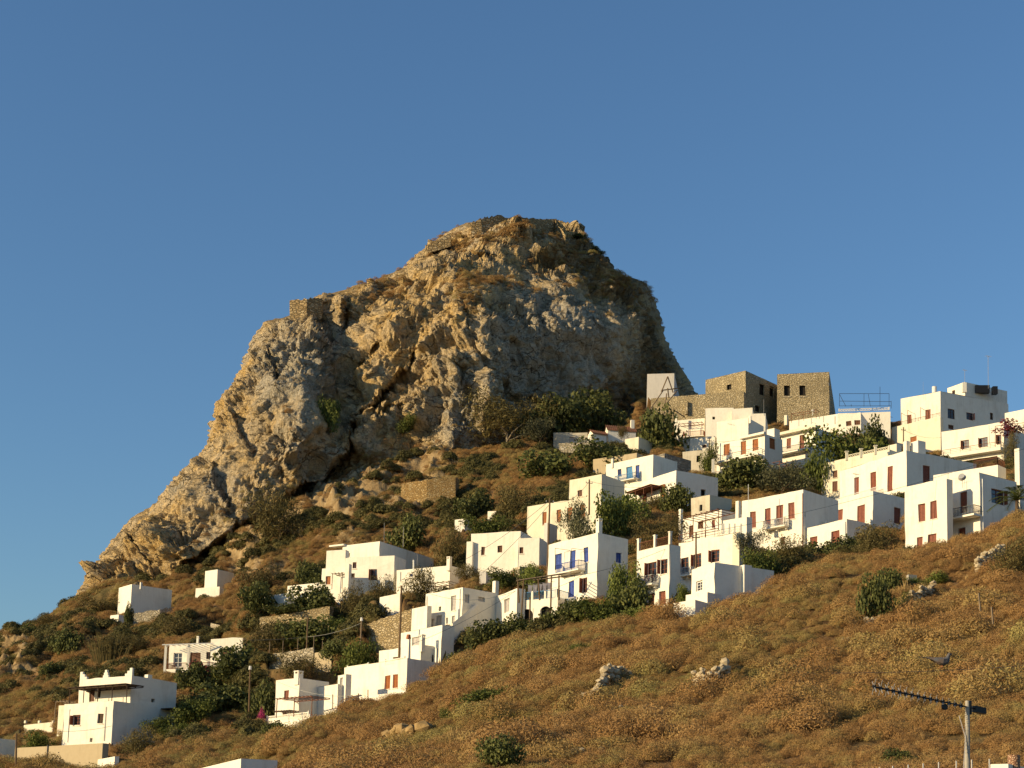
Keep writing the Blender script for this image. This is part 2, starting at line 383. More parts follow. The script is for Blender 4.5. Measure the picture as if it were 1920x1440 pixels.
def build_crag():
    NR, NF, NBk = 330, 560, 30
    vs = np.concatenate([np.linspace(417, 1150, NR - 6), np.linspace(1165, 1240, 6)])
    uL = np.interp(vs, [a for a, b in LEFT], [b for a, b in LEFT]); uR = np.interp(vs, [a for a, b in RIGHT], [b for a, b in RIGHT])
    for k in range(NR):   # ragged outline
        p = Vector((0, 0, vs[k] / 9)); w = min(1, (vs[k] - 404) / 40)
        uL[k] += 5 * w * noise.fractal(p, .8, 2, 4); uR[k] += 4 * w * noise.fractal(p + Vector((7, 0, 0)), .8, 2, 4)
    s = np.linspace(0, 1, NF); s = .5 - .5 * np.cos(np.pi * s) * (.85 + .15 * np.cos(2 * np.pi * s) * 0 + .15)
    s = (s - s.min()) / (s.max() - s.min()); s = .65 * np.linspace(0, 1, NF) + .35 * s
    U = uL[:, None] + (uR - uL)[:, None] * s[None, :]; V = np.repeat(vs[:, None], NF, 1)
    # control surface
    fi = np.interp(V.ravel(), CV, np.arange(len(CV))); fj = np.interp(U.ravel(), CU, np.arange(len(CU)))
    i = np.minimum(fi.astype(int), len(CV) - 2); j = np.minimum(fj.astype(int), len(CU) - 2); a = fi - i; b = fj - j
    Y = ((CY[i, j] * (1 - b) + CY[i, j + 1] * b) * (1 - a) + (CY[i + 1, j] * (1 - b) + CY[i + 1, j + 1] * b) * a).reshape(U.shape)
    Y = blur(blur(Y, 20, 0), 40, 1)
    topu = np.array([b for a, b in LEFT[::-1]] + [b for a, b in RIGHT]); topv = np.array([a for a, b in LEFT[::-1]] + [a for a, b in RIGHT])
    o = np.argsort(topu, kind='stable'); vt = np.interp(U, topu[o], topv[o])
    dl = U - uL[:, None]; dr = uR[:, None] - U; dt = np.maximum(V - vt, 0)
    Y += 14 * np.exp(-dl / 9) + 5 * np.exp(-dl / 35) + 26 * np.exp(-dr / 12) + 14 * np.exp(-dr / 55) + 7 * np.exp(-dt / 12)
    # warp the pixel space a little so the hand-set steps are not ruler straight
    base = Pn(U, V, Y); pf = base.reshape(-1, 3)
    wu = nz(pf, 1 / 9., 3).reshape(U.shape) * 9; wv = nz(pf + 50, 1 / 9., 3).reshape(U.shape) * 9
    Y += step_d(U + wu, V + wv)
    for (u, v, ru, rv, h) in BULGE: Y -= 1.4 * h * np.exp(-((U + wu - u) / ru) ** 2 - ((V + wv - v) / rv) ** 2)
    base = Pn(U, V, Y)
    gx = np.gradient(base, axis=1); gy = np.gradient(base, axis=0); n = np.cross(gx, gy); n /= np.linalg.norm(n, axis=-1, keepdims=True) + 1e-9
    n = np.where((n[..., 1:2] > 0), -n, n); n = blur(blur(n, 30, 0), 30, 1); n[..., 1] -= .5; n /= np.linalg.norm(n, axis=-1, keepdims=True)
    q = base.reshape(-1, 3).copy()
    # strata dip: stretch along the up-right diagonal
    ca, sa = math.cos(math.radians(52)), math.sin(math.radians(52))
    w3 = np.stack([nz(q + k * 31, .12, 2) for k in (0, 1, 2)], -1) * 2.2
    qs = q + w3
    al = qs[:, 0] * ca + qs[:, 2] * sa; ac = -qs[:, 0] * sa + qs[:, 2] * ca
    qd = np.stack([al * .55, qs[:, 1], ac * 1.2], -1)
    f1, e1, c1 = vor(qs, 1 / 7.5); f2, e2, c2 = vor(qs + 40, 1 / 2.8); f3, e3, c3 = vor(qs + 9, 1 / 1.15)
    big = nz(q, 1 / 22., 4, .8); rd = nz(qd, 1 / 10., 5, .9, True); fine = nz(q, 1 / 2.2, 4, .6)
    vv = V.ravel(); uu = U.ravel()
    smooth_r = np.exp(-((uu - 1000) / 110) ** 2 - ((vv - 640) / 110) ** 2)      # the large smooth slab
    crk = sstep(.35, .6, c1)
    cre = 1 - np.abs(nz(q + 77, 1 / 6.5, 3, .9)) * 2.6; cre2 = 1 - np.abs(nz(qs + 11, 1 / 2.6, 3, .8)) * 2.2; rough = nz(q, 1 / .9, 4, .5)
    disp = big * 3.4 + (rd - 1.0) * .9 + (c1 - .5) * 1.3 + f1 * 1.3 - 1.0 * crk * np.exp(-e1 / .05) + (cre - .5) * 1.1 + (cre2 - .5) * .5 + (c2 - .5) * .5 + f2 * .5 - .35 * np.exp(-e2 / .06) * sstep(.4, .7, c2) + (c3 - .5) * .40 + rough * .50
    disp = big * 1.6 + disp * (.40 + .85 * sstep(-.35, .35, nz(q + 200, 1 / 16., 2)))
    disp *= (1 - .45 * smooth_r) * (.25 + .75 * sstep(412, 450, vv))
    edge = np.minimum(np.minimum(dl, dr), dt + 4).ravel(); disp *= .25 + .75 * sstep(0, 14, edge)
    pos = base.reshape(-1, 3) + n.reshape(-1, 3) * disp[:, None]
    pos = pos.reshape(NR, NF, 3)
    # back of the hill
    bk = []
    for k in range(1, NBk + 1):
        f = k / (NBk + 1); th = math.pi * f
        u = uR * (1 - f) + uL * f; y = pos[:, -1, 1] * (1 - f) + pos[:, 0, 1] * f + 55 * math.sin(th) * np.clip((uR - uL) / 700, .25, 1)
        bk.append(Pn(u, vs, y))
    bk = np.stack(bk, 1); bk[..., 0] *= 1.0
    # points keep the x of the outline instead of widening with distance
    allp = np.concatenate([pos, bk], 1); NC = allp.shape[1]
    idx = np.arange(NR * NC).reshape(NR, NC); nx_ = np.roll(idx, -1, 1)
    f = np.stack([idx[:-1], idx[1:], nx_[1:], nx_[:-1]], -1).reshape(-1, 4)
    co = allp.reshape(-1, 3)
    topc = allp[0].mean(0); 
    me = np_mesh('rocky_hill', np.vstack([co, topc[None] + [0, 0, .5]]), f, True)
    # roof cap
    import bmesh
    bm = bmesh.new(); bm.from_mesh(me); bm.verts.ensure_lookup_table(); tc = bm.verts[len(co)]
    for k in range(NC):
        try: bm.faces.new((bm.verts[k], bm.verts[(k + 1) % NC], tc))
        except ValueError: pass
    bm.normal_update(); bm.to_mesh(me); bm.free()
    col = np.zeros(len(co) + 1, np.float32); dry = col.copy()
    gz = np.zeros((NR, NC), np.float32); gz[:, :NF] = smooth_r.reshape(NR, NF)
    gr = np.exp(-((U - 1060) / 130) ** 2 - ((V - 680) / 130) ** 2) + .8 * np.exp(-((U - 560) / 80) ** 2 - ((V - 700) / 130) ** 2) + .6 * np.exp(-((U - 860) / 40) ** 2 - ((V - 800) / 90) ** 2) + .5 * np.exp(-((U - 420) / 90) ** 2 - ((V - 930) / 60) ** 2)
    gz[:, :NF] = gr
    col[:-1] = gz.ravel(); a = me.attributes.new('grey', 'FLOAT', 'POINT'); a.data.foreach_set('value', col)
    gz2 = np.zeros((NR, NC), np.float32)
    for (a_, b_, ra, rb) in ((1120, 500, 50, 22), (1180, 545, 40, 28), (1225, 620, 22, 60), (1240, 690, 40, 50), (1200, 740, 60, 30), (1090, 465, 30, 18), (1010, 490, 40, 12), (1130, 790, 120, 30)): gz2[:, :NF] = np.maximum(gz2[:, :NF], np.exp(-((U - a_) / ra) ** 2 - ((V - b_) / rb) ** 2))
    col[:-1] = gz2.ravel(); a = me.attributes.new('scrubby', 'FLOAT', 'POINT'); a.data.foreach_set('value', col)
    o = link('rocky_hill', me, 'crag'); tag(o, 'huge fissured limestone crag above the village', kind='structure')
    globals()['CRAG'] = (pos, n.reshape(NR, NF, 3), U, V)
    return o
t = NT('crag'); a = t.n('ShaderNodeAttribute', _attribute_name='grey')
n1 = t.noise(.07, 6, .65); n2 = t.noise(.5, 6, .7, dist=.5); n3 = t.noise(2.5, 5, .7)
f = t.g(t.math('ADD', t.math('MULTIPLY', a.outputs['Fac'], .5), t.math('ADD', t.math('MULTIPLY', n1, .9), t.math('MULTIPLY', n2, .5))), .68, .98)
c = t.mix(t.g(t.noise(.16, 5, .7), .42, .62), (.72, .49, .20), (.64, .49, .29))
c = t.mix(f, c, (.52, .45, .33))
c = t.mix(t.math('MULTIPLY', t.g(n2, .54, .70), .75), c, (.22, .18, .125))
c = t.mix(t.math('MULTIPLY', t.g(t.noise(.22, 5, .7), .58, .68), .5), c, (.55, .34, .11))
c = t.mix(t.math('MULTIPLY', t.g(n3, .54, .66), .7), c, (.17, .125, .07))
gn = t.n('ShaderNodeNewGeometry'); sp = t.n('ShaderNodeSeparateXYZ'); t.l(gn.outputs['Normal'], sp.inputs[0])
up = t.g(t.math('ADD', sp.outputs[2], t.math('MULTIPLY', t.math('SUBTRACT', n2, .5), .8)), .58, .78)
c = t.mix(t.math('MULTIPLY', up, .7), c, (.24, .165, .07))
mp = t.n('ShaderNodeMapping'); mp.inputs['Rotation'].default_value = (0, math.radians(38), 0); mp.inputs['Scale'].default_value = (.34, .5, 1.0); wn = t.n('ShaderNodeTexNoise', Scale=.35, Detail=4); t.l(t.pos(), wn.inputs['Vector'])
va = t.n('ShaderNodeVectorMath', _operation='MULTIPLY_ADD'); t.l(wn.outputs['Color'], va.inputs[0]); va.inputs[1].default_value = (4, 4, 4); t.l(t.pos(), va.inputs[2]); t.l(va.outputs[0], mp.inputs[0])
ck = t.n('ShaderNodeTexVoronoi', Scale=.42, _feature='DISTANCE_TO_EDGE'); t.l(mp.outputs[0], ck.inputs['Vector']); ck2 = t.n('ShaderNodeTexVoronoi', Scale=1.3, _feature='DISTANCE_TO_EDGE'); t.l(mp.outputs[0], ck2.inputs['Vector'])
c1_ = t.g(ck.outputs['Distance'], .0, .03); c2_ = t.g(ck2.outputs['Distance'], .0, .05); cm = t.g(n1, .42, .55)
cr_ = t.math('MULTIPLY', t.math('MAXIMUM', c1_, t.math('SUBTRACT', 1, cm)), t.math('ADD', .74, t.math('MULTIPLY', c2_, .26)))
c = t.mix(cr_, (.15, .11, .06), c)
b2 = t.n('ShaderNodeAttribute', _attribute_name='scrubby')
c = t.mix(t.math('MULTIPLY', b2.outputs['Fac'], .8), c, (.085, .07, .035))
h = t.math('ADD', t.math('MULTIPLY', n2, 1.0), t.math('MULTIPLY', n3, .45)); t.bump(t.math('ADD', h, t.math('MULTIPLY', cr_, .5)), 1.3, 1.0)
M['crag'] = t.fin(c, .95)
# ---------------------------------------------------------------- houses
UP = Vector((0, 0, 1))
CLIPS = []
class Vol:
    """rectangular block: near corner at pixel (u, vt), left face running to pixel (ul, vl) (or azimuth ang), right face ending at column ur,
    bottom at pixel row vb under the near corner, forward distance Y"""
    def __init__(s, root, Y, u, vt, vb, ul, ur, vl=None, ang=None, par=.45, mat='white_plaster', pad=True, zt=None, wall='wall', like=None, roof='roof_lime', angR=None, clip=True):
        s.C = P(u, vt, Y); s.zt = s.C.z
        if ang is None and vl is not None:
            e = ray_z(ul, vl, s.zt); d = e - s.C; ang = math.degrees(math.atan2(-d.x, d.y))
            if not 5 < ang < 88: print('ANG', root.name, root.get('label'), round(ang, 1)); ang = min(max(ang, 20), 80)
        if ang is None: ang = like.ang if like else 41
        s.ang = ang; a = math.radians(ang); s.dL = Vector((-math.sin(a), math.cos(a), 0)); s.dR = Vector((math.cos(a), math.sin(a), 0))
        s.nL = Vector((-math.cos(a), -math.sin(a), 0)); s.nR = Vector((math.sin(a), -math.cos(a), 0))
        if angR is not None: b_ = math.radians(angR); s.dR = Vector((math.sin(b_), math.cos(b_), 0)); s.nR = Vector((math.cos(b_), -math.sin(b_), 0))
        s.wL = s.span(s.dL, ul); s.wR = s.span(s.dR, ur)
        s.zb = P(u, vb, Y).z; s.H = s.zt - s.zb; s.root = root; s.mat = mat; s.par = par; s.hL = []; s.hR = []; s.wallname = wall; s.roofmat = roof
        s.fp = [s.C, s.C + s.dL * s.wL, s.C + s.dL * s.wL + s.dR * s.wR, s.C + s.dR * s.wR]
        if pad: PADS.append(([(p.x, p.y) for p in s.fp], s.zb))
        if pad and clip: CLIPS.append(s)
        s.parts = []
    def span(s, d, u):
        r = ray(u, 1000); r2 = ray(u, proj(s.C)[1]); r = r2
        # intersection in plan of C + t d with the ray column
        det = d.x * r.y - d.y * r.x
        t_ = (-s.C.x * r.y + s.C.y * r.x) / det
        return max(.3, t_)
    def face(s, f): return (s.C, s.dL if f == 'L' else s.dR, s.nL if f == 'L' else s.nR, s.wL if f == 'L' else s.wR)
    def loc(s, f, u, v, out=0):
        c, d, n, w = s.face(f); p = ray_plane(u, v, c + n * out, n); return (p - c).dot(d), p.z
    def rect(s, f, u0, v0, u1, v1, out=0):
        um, vm = (u0 + u1) / 2, (v0 + v1) / 2
        a = s.loc(f, u0, vm, out)[0]; b = s.loc(f, u1, vm, out)[0]; z1 = s.loc(f, um, v0, out)[1]; z0 = s.loc(f, um, v1, out)[1]
        return min(a, b), max(a, b), z0, z1
    def pt(s, f, a, z, out=0):
        c, d, n, w = s.face(f); p = c + d * a + n * out; p.z = z; return p
    def win(s, f, u0, v0, u1, v1, style='glass', name=None, label=None):
        a0, a1, z0, z1 = s.rect(f, u0, v0, u1, v1); w = s.face(f)[3]
        a0 = max(a0, .12); a1 = min(a1, w - .12)
        if a1 - a0 < .2 or z1 - z0 < .2: return
        if z0 < s.zb + .05: z0 = s.zb + .05
        z1 = min(z1, s.zt - s.par - .05) if s.par < 1 else z1
        if z1 - z0 < .2: return
        (s.hL if f == 'L' else s.hR).append((a0, a1, z0, z1)); s.parts.append((f, a0, a1, z0, z1, style, name, label))
    def wallface(s, mb, f, deep):
        c, d, n, w = s.face(f); holes = s.hL if f == 'L' else s.hR
        xs = sorted({0, w, *[h[0] for h in holes], *[h[1] for h in holes]}); zs = sorted({s.zb - deep, s.zt, *[h[2] for h in holes], *[h[3] for h in holes]})
        # subdivide so that the plaster can be slightly uneven
        for i in range(len(xs) - 1):
            for j in range(len(zs) - 1):
                xm, zm = (xs[i] + xs[i + 1]) / 2, (zs[j] + zs[j + 1]) / 2
                if any(h[0] < xm < h[1] and h[2] < zm < h[3] for h in holes): continue
                q = [s.pt(f, xs[i], zs[j]), s.pt(f, xs[i + 1], zs[j]), s.pt(f, xs[i + 1], zs[j + 1]), s.pt(f, xs[i], zs[j + 1])]
                mb.quad(*(q if f == 'R' else q[::-1]))
        for (a0, a1, z0, z1) in holes:
            r = -.30; A = lambda a, z, o: s.pt(f, a, z, o)
            mb.quad(A(a0, z0, 0), A(a0, z1, 0), A(a0, z1, r), A(a0, z0, r)); mb.quad(A(a1, z0, 0), A(a1, z0, r), A(a1, z1, r), A(a1, z1, 0))
            mb.quad(A(a0, z1, 0), A(a1, z1, 0), A(a1, z1, r), A(a0, z1, r)); mb.quad(A(a0, z0, 0), A(a0, z0, r), A(a1, z0, r), A(a1, z0, 0))
    def build(s):
        s.done = True; deep = 5; mb = MB(); s.wallface(mb, 'L', deep); s.wallface(mb, 'R', deep)
        c0, c1, c2, c3 = s.fp; z0, z1 = s.zb - deep, s.zt
        at = lambda p, z: Vector((p.x, p.y, z))
        mb.quad(at(c1, z0), at(c2, z0), at(c2, z1), at(c1, z1)); mb.quad(at(c2, z0), at(c3, z0), at(c3, z1), at(c2, z1))
        th = min(.25, s.wL * .2, s.wR * .2)
        i0 = s.C + s.dL * th + s.dR * th; i1 = s.C + s.dL * (s.wL - th) + s.dR * th; i2 = s.C + s.dL * (s.wL - th) + s.dR * (s.wR - th); i3 = s.C + s.dL * th + s.dR * (s.wR - th)
        O = [c0, c1, c2, c3]; I = [i0, i1, i2, i3]; zr = s.zt - s.par
        for k in range(4):
            k2 = (k + 1) % 4; mb.quad(at(O[k], z1), at(O[k2], z1), at(I[k2], z1), at(I[k], z1)); mb.quad(at(I[k], z1), at(I[k2], z1), at(I[k2], zr), at(I[k], zr))
        for i, v in enumerate(mb.v):      # hand-trowelled walls are never quite true
            q = v * .55; mb.v[i] = v + Vector((noise.noise(q), noise.noise(q + Vector((9, 3, 1))), noise.noise(q + Vector((2, 7, 5))) * 1.2)) * .10
        mb.build(s.wallname, s.mat, s.root)
        r = MB(); r.quad(*[at(p, zr) for p in I]); r.build('roof', s.roofmat, s.root)
        for pr in s.parts: s.mkwin(*pr)
        return s
    def mkwin(s, f, a0, a1, z0, z1, style, name, label):
        root = s.root; A = lambda a, z, o: s.pt(f, a, z, o)
        d = s.face(f)[1]; n = s.face(f)[2]; w, h = a1 - a0, z1 - z0
        name = name or ('door' if (h > 1.75 and h / w > 1.6) else 'window')
        fm = {'red': 'red_wood', 'org': 'orange_wood', 'brown': 'brown_wood', 'blue': 'blue_paint', 'sky': 'sky_blue_paint', 'glass': 'brown_wood', 'white': 'white_paint', 'grey': 'grey_shutter', 'hole': 'dark_room', 'bglass': 'blue_paint', 'rglass': 'red_wood', 'dark': 'dark_wood'}[style]
        B = lambda mb, x0, x1, y0, y1, o0, o1: mb.box(A(x0, y0, o0), d * (x1 - x0), n * (o1 - o0), UP * (y1 - y0))
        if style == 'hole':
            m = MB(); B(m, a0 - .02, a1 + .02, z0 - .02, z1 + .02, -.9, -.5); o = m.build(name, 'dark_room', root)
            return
        fr = MB(); t_ = min(.09, w * .15); o0, o1 = -.28, -.14
        B(fr, a0, a0 + t_, z0, z1, o0, o1); B(fr, a1 - t_, a1, z0, z1, o0, o1); B(fr, a0 + t_, a1 - t_, z1 - t_, z1, o0, o1); B(fr, a0 + t_, a1 - t_, z0, z0 + t_, o0, o1)
        o = fr.build(name, fm, root)
        if label: o['label'] = label
        if style in ('glass', 'white', 'bglass', 'rglass'):
            p = MB(); B(p, a0 + t_, a1 - t_, z0 + t_, z1 - t_, -.25, -.23); p.build('pane', 'window_glass', o)
            g = MB(); am = (a0 + a1) / 2; B(g, am - .03, am + .03, z0 + t_, z1 - t_, -.228, -.17)
            for k in (1, 2):
                zz = z0 + h * k / 3
                B(g, a0 + t_, am - .03, zz - .02, zz + .02, -.228, -.18); B(g, am + .03, a1 - t_, zz - .02, zz + .02, -.228, -.18)
            g.build('glazing_bar', fm, o)
            if style == 'rglass':     # one leaf of the shutter folded back against the reveal
                q = MB(); q.box(A(a1 - .05, z0 + .05, 0.02), d * .05, n * .45, UP * (h - .1)); q.build('shutter', fm, o)
        else:
            am = (a0 + a1) / 2
            for (x0, x1) in ((a0 + t_, am - .012), (am + .012, a1 - t_)):
                q = MB()
                B(q, x0, x1, z0 + t_, z1 - t_, -.25, -.20)
                ns = max(3, int((h - 2 * t_) / .16)); hh = (h - 2 * t_) / ns
                if w > .5:
                    for k in range(ns):
                        zz = z0 + t_ + k * hh; B(q, x0 + .05, x1 - .05, zz + .02, zz + hh - .03, -.199, -.175)
                    B(q, x0, x0 + .05, z0 + t_, z1 - t_, -.199, -.165); B(q, x1 - .05, x1, z0 + t_, z1 - t_, -.199, -.165)
                q.build('shutter' if name == 'window' else 'door_leaf', fm, o)
        if name == 'window' and f == 'L' and h > .5:
            q = MB(); B(q, a0 - .08, a1 + .08, z0 - .08, z0 - .005, .003, .07); q.build('sill', s.mat, o)
    # ---- extras -------------------------------------------------------
    def box(s, name, f, u0, v0, u1, v1, out0, out1, mat=None, label=None):
        """a block standing out0..out1 metres in front of the face, its outer plane covering the pixel rectangle"""
        a0, a1, z0, z1 = s.rect(f, u0, v0, u1, v1, out1); m = MB(); n = s.face(f)[2]; d = s.face(f)[1]
        m.box(s.pt(f, a0, z0, out0), d * (a1 - a0), n * (out1 - out0), UP * (z1 - z0)); o = m.build(name, mat or s.mat, s.root)
        if label: o['label'] = label
        return o
    def balcony(s, f, u0, u1, v, depth=1.1, th=.18, rail='bars', rm='dark_metal', h=.95, sm=None, brackets=True, vl=None):
        """slab whose outer top edge runs from column u0 to u1 at row v (row at the middle)"""
        a0 = s.loc(f, u0, v, depth)[0]; a1 = s.loc(f, u1, v, depth)[0]; a0, a1 = min(a0, a1), max(a0, a1); z = s.loc(f, (u0 + u1) / 2, v, depth)[1]
        n = s.face(f)[2]; d = s.face(f)[1]; m = MB(); m.box(s.pt(f, a0, z - th, .003), d * (a1 - a0), n * depth, UP * th)
        if brackets:
            for a in (a0 + .25, (a0 + a1) / 2, a1 - .25):
                m.box(s.pt(f, a - .06, z - th - .28, .003), d * .12, n * .45, UP * .277)
        b = m.build('balcony', sm or s.mat, s.root)
        s.rail(b, [s.pt(f, a0 + .04, z, .05), s.pt(f, a0 + .04, z, depth - .05), s.pt(f, a1 - .04, z, depth - .05), s.pt(f, a1 - .04, z, .05)], rail, rm, h)
        return b
    def rail(s, parent, pts, style, m, h=.95, name='railing'):
        if not style: return
        q = MB()
        for a, b in zip(pts, pts[1:]):
            L = (b - a).length
            if L < .1: continue
            r = .045 if style != 'thick' else .05
            q.bar(a + UP * h, b + UP * h, r, 4)
            if style == 'pipes':
                for k in (.35, .68): q.bar(a + UP * h * k, b + UP * h * k, .024, 4)
                nb = max(1, round(L / 1.8))
                for k in range(nb + 1): p = a.lerp(b, k / nb); q.bar(p, p + UP * h, .03, 4)
            else:
                q.bar(a + UP * .08, b + UP * .08, .02, 4)
                if style == 'fancy': q.bar(a + UP * h * .75, b + UP * h * .75, .014, 4)
                nb = max(2, round(L / (.15 if style != 'fancy' else .2)))
                for k in range(nb + 1):
                    p = a.lerp(b, k / nb); q.bar(p, p + UP * h, .042 if k in (0, nb) else .026, 4)
                    if style == 'fancy' and k < nb: p2 = a.lerp(b, (k + .5) / nb); q.bar(p + UP * .1, p2 + UP * h * .4, .018, 3); q.bar(p2 + UP * h * .4, p + UP * h * .72, .018, 3)
        q.build(name, m, parent)
    def chimney(s, u0, v0, u1, v1, Y=None, caps=True, name='chimney', mat=None, taper=0):
        Y = Y or s.C.y; a = P(u0, v1, Y); b = P(u1, v1, Y); t_ = P((u0 + u1) / 2, v0, Y); w = (b - a).length
        w *= .72; c = (a + b) / 2; c.z = (a.z + b.z) / 2; hgt_ = t_.z - c.z; m = MB()
        o = c - s.dL * 0 - s.dR * 0; k = .5 * w
        def blk(z0, z1, w0, w1):
            i = len(m.v)
            for z, ww in ((z0, w0), (z1, w1)):
                for x, y in ((0, 0), (1, 0), (1, 1), (0, 1)):
                    p = c + s.dL * (x * ww - ww / 2) + s.dR * (y * ww - ww / 2); p.z = z; m.v.append(p)
            for q in ((3, 2, 1, 0), (4, 5, 6, 7), (0, 1, 5, 4), (1, 2, 6, 5), (2, 3, 7, 6), (3, 0, 4, 7)): m.f.append(tuple(i + e for e in q))
        zt = t_.z; zb = c.z - .6
        if caps:
            blk(zb, zt - .32, w, w * (1 - taper))
            ww = w * (1 - taper) * .24
            for x, y in ((-1, -1), (1, -1), (1, 1), (-1, 1)):
                p = c + s.dL * (x * (w * (1 - taper) / 2 - ww / 2)) + s.dR * (y * (w * (1 - taper) / 2 - ww / 2))
                m.box(Vector((p.x, p.y, zt - .32)) - s.dL * ww / 2 - s.dR * ww / 2, s.dL * ww, s.dR * ww, UP * .2)
            blk(zt - .12, zt, w * 1.08 * (1 - taper), w * 1.08 * (1 - taper))
        else: blk(zb, zt, w, w * (1 - taper))
        m.build(name, mat or s.mat, s.root)
    def pergola(s, f, u0, v0, u1, v1, depth, vb, nb=7, mat='brown_wood', posts=True, cover=False, name='pergola'):
        """frame attached to the face: outer beam from (u0,v0) to (u1,v1) at depth metres out, posts down to row vb"""
        a0 = s.loc(f, u0, v0, depth)[0]; a1 = s.loc(f, u1, v1, depth)[0]; z = (s.loc(f, u0, v0, depth)[1] + s.loc(f, u1, v1, depth)[1]) / 2
        if a0 > a1: a0, a1 = a1, a0
        m = MB(); r = .06; m.bar(s.pt(f, a0, z, depth), s.pt(f, a1, z, depth), r, 4); m.bar(s.pt(f, a0, z, .08), s.pt(f, a1, z, .08), r, 4)
        for k in range(nb): a = a0 + (a1 - a0) * k / (nb - 1); m.bar(s.pt(f, a, z + .08, -.0 + .05), s.pt(f, a, z + .08, depth + .25), .045, 4)
        if cover: m.box(s.pt(f, a0 - .1, z + .13, .01), s.face(f)[1] * (a1 - a0 + .2), s.face(f)[2] * (depth + .3), UP * .05)
        if posts:
            zb = s.loc(f, (u0 + u1) / 2, vb, depth)[1]; npst = max(2, round((a1 - a0) / 2.2) + 1)
            for k in range(npst): a = a0 + (a1 - a0) * k / (npst - 1); m.bar(s.pt(f, a, zb - .3, depth - .05), s.pt(f, a, z, depth - .05), .055, 5)
        m.build(name, mat, s.root)
    def strip(s, f, u, v0, v1, r=.04, mat='grey_metal', name='drainpipe'):
        m = MB(); a, z1 = s.loc(f, u, v0, .06); z0 = s.loc(f, u, v1, .06)[1]; m.bar(s.pt(f, a, z0, .06), s.pt(f, a, z1, .06), r, 5); m.build(name, mat, s.root)
    def lattice(s, f, u0, v0, u1, v1, name='lattice_parapet', mat=None, cell=.32, th=.1, out=0):
        a0 = s.loc(f, u0, v0, out)[0]; a1 = s.loc(f, u1, v1, out)[0]; z1 = (s.loc(f, u0, v0, out)[1] + s.loc(f, u1, v1, out)[1]) / 2
        if a0 > a1: a0, a1 = a1, a0
        h = .5; z0 = z1 - h; m = MB(); d = s.face(f)[1]; n = s.face(f)[2]
        m.box(s.pt(f, a0, z1 - .08, out - th), d * (a1 - a0), n * th, UP * .08); m.box(s.pt(f, a0, z0, out - th), d * (a1 - a0), n * th, UP * .06)
        k = max(2, round((a1 - a0) / cell)); c = (a1 - a0) / k
        for i in range(k):
            for q in (0, 1):
                x0, x1 = a0 + c * i, a0 + c * (i + 1)
                if q: x0, x1 = x1, x0
                m.bar(s.pt(f, x0, z0 + .05, out - th / 2), s.pt(f, x1, z1 - .07, out - th / 2), .042, 4)
        for x in (a0, a1): m.box(s.pt(f, x - .07, z0, out - th - .01), d * .14, n * (th + .02), UP * (h + .12))
        m.build(name, mat or s.mat, s.root)
ALLV = []
def H(label, cat='house', name='whitewashed_house', at=None, group=None):
    u, v, Y = at; group = group or ('whitewashed houses of the hillside village' if cat == 'house' else None); p = P(u, v, Y); return empty(name, p, label=label, category=cat, group=group, kind='thing')
def W(root, u, v, h, style, px_off=0): pass
def mast(root, u, v0, v1, Y, yagi=True, r=.03, mat='grey_metal', name='antenna', s_=1.0):
    m = MB(); a = P(u, v1, Y); b = P(u, v0, Y); b.x = a.x + (b.x - a.x) * .6; m.bar(a - UP * .3, b, r, 4)
    if yagi:
        d = Vector((.8, .5, 0)) * s_; m.bar(b - d * .6, b + d * .6, .025, 4); e = Vector((-.5, .8, 0)).normalized() * .35 * s_
        for k in range(6): p = b + d * (.6 - .22 * k); m.bar(p - e, p + e, .014, 3)
    m.build(name, mat, root)
# ---------------------------------------------------------------- the village, block by block
def wins(v, *ws):
    for w in ws: v.win(*w)
# -- A: house with crested parapet, bottom left
r = H('white two-level house with stepped crests on its parapet, above the tan retaining wall', at=(213, 1390, 175))
a = Vol(r, 175, 213, 1314, 1392, 121, 300, vl=1320, par=.9)
wins(a, ('L', 137, 1341, 151, 1360, 'rglass'), ('L', 183, 1338, 194, 1357, 'dark'), ('L', 168, 1384, 173, 1391, 'hole'))
a.strip('L', 131, 1330, 1392); a.strip('L', 199, 1325, 1389)
a.build()
s2 = a.dR * 2.6; c2 = a.C + s2; u2, _ = proj(c2)
b = Vol(r, c2.y, u2, 1267, 1320, 150, 332, ang=a.ang, par=.5, pad=False)
b.zb = a.zt - .9; wins(b, ('L', 167, 1294, 177, 1318, 'brown'), ('L', 183, 1296, 189, 1308, 'dark'), ('R', 284, 1309, 290, 1316, 'hole')); b.build()
for k, (f_, sz) in enumerate(((.02, .9), (.5, .7), (.98, .9))):      # stepped crests
    m = MB(); w_ = sz * 1.3
    for q in range(3):
        ww = w_ * (1 - q * .32); aa = b.wL * (1 - f_) - ww / 2; aa = min(max(aa, 0), b.wL - ww)
        m.box(b.pt('L', aa, b.zt + q * .3, -.26), b.dL * ww, b.nL * .25, UP * .3)
    m.build('crest', 'white_plaster', r)
b.pergola('L', 131, 1293, 238, 1284, 2.4, 1316, 9, 'dark_wood', cover=True, name='veranda_roof')
b.box('chimney', 'R', 277, 1265, 285, 1285, -.6, -.05)
m = MB(); m.box(b.pt('R', b.wR - 2.2, b.zt - 3.3, .02), b.dR * 2, b.nR * 1.6, UP * .1); m.build('awning', 'dark_wood', r)
c = Vol(r, 184, 128, 1322, 1392, 110, 150, ang=a.ang, par=.3, mat='cream_plaster', pad=False); c.build()
c.pergola('L', 104, 1317, 128, 1314, 1.2, 1348, 5, 'grey_wood')
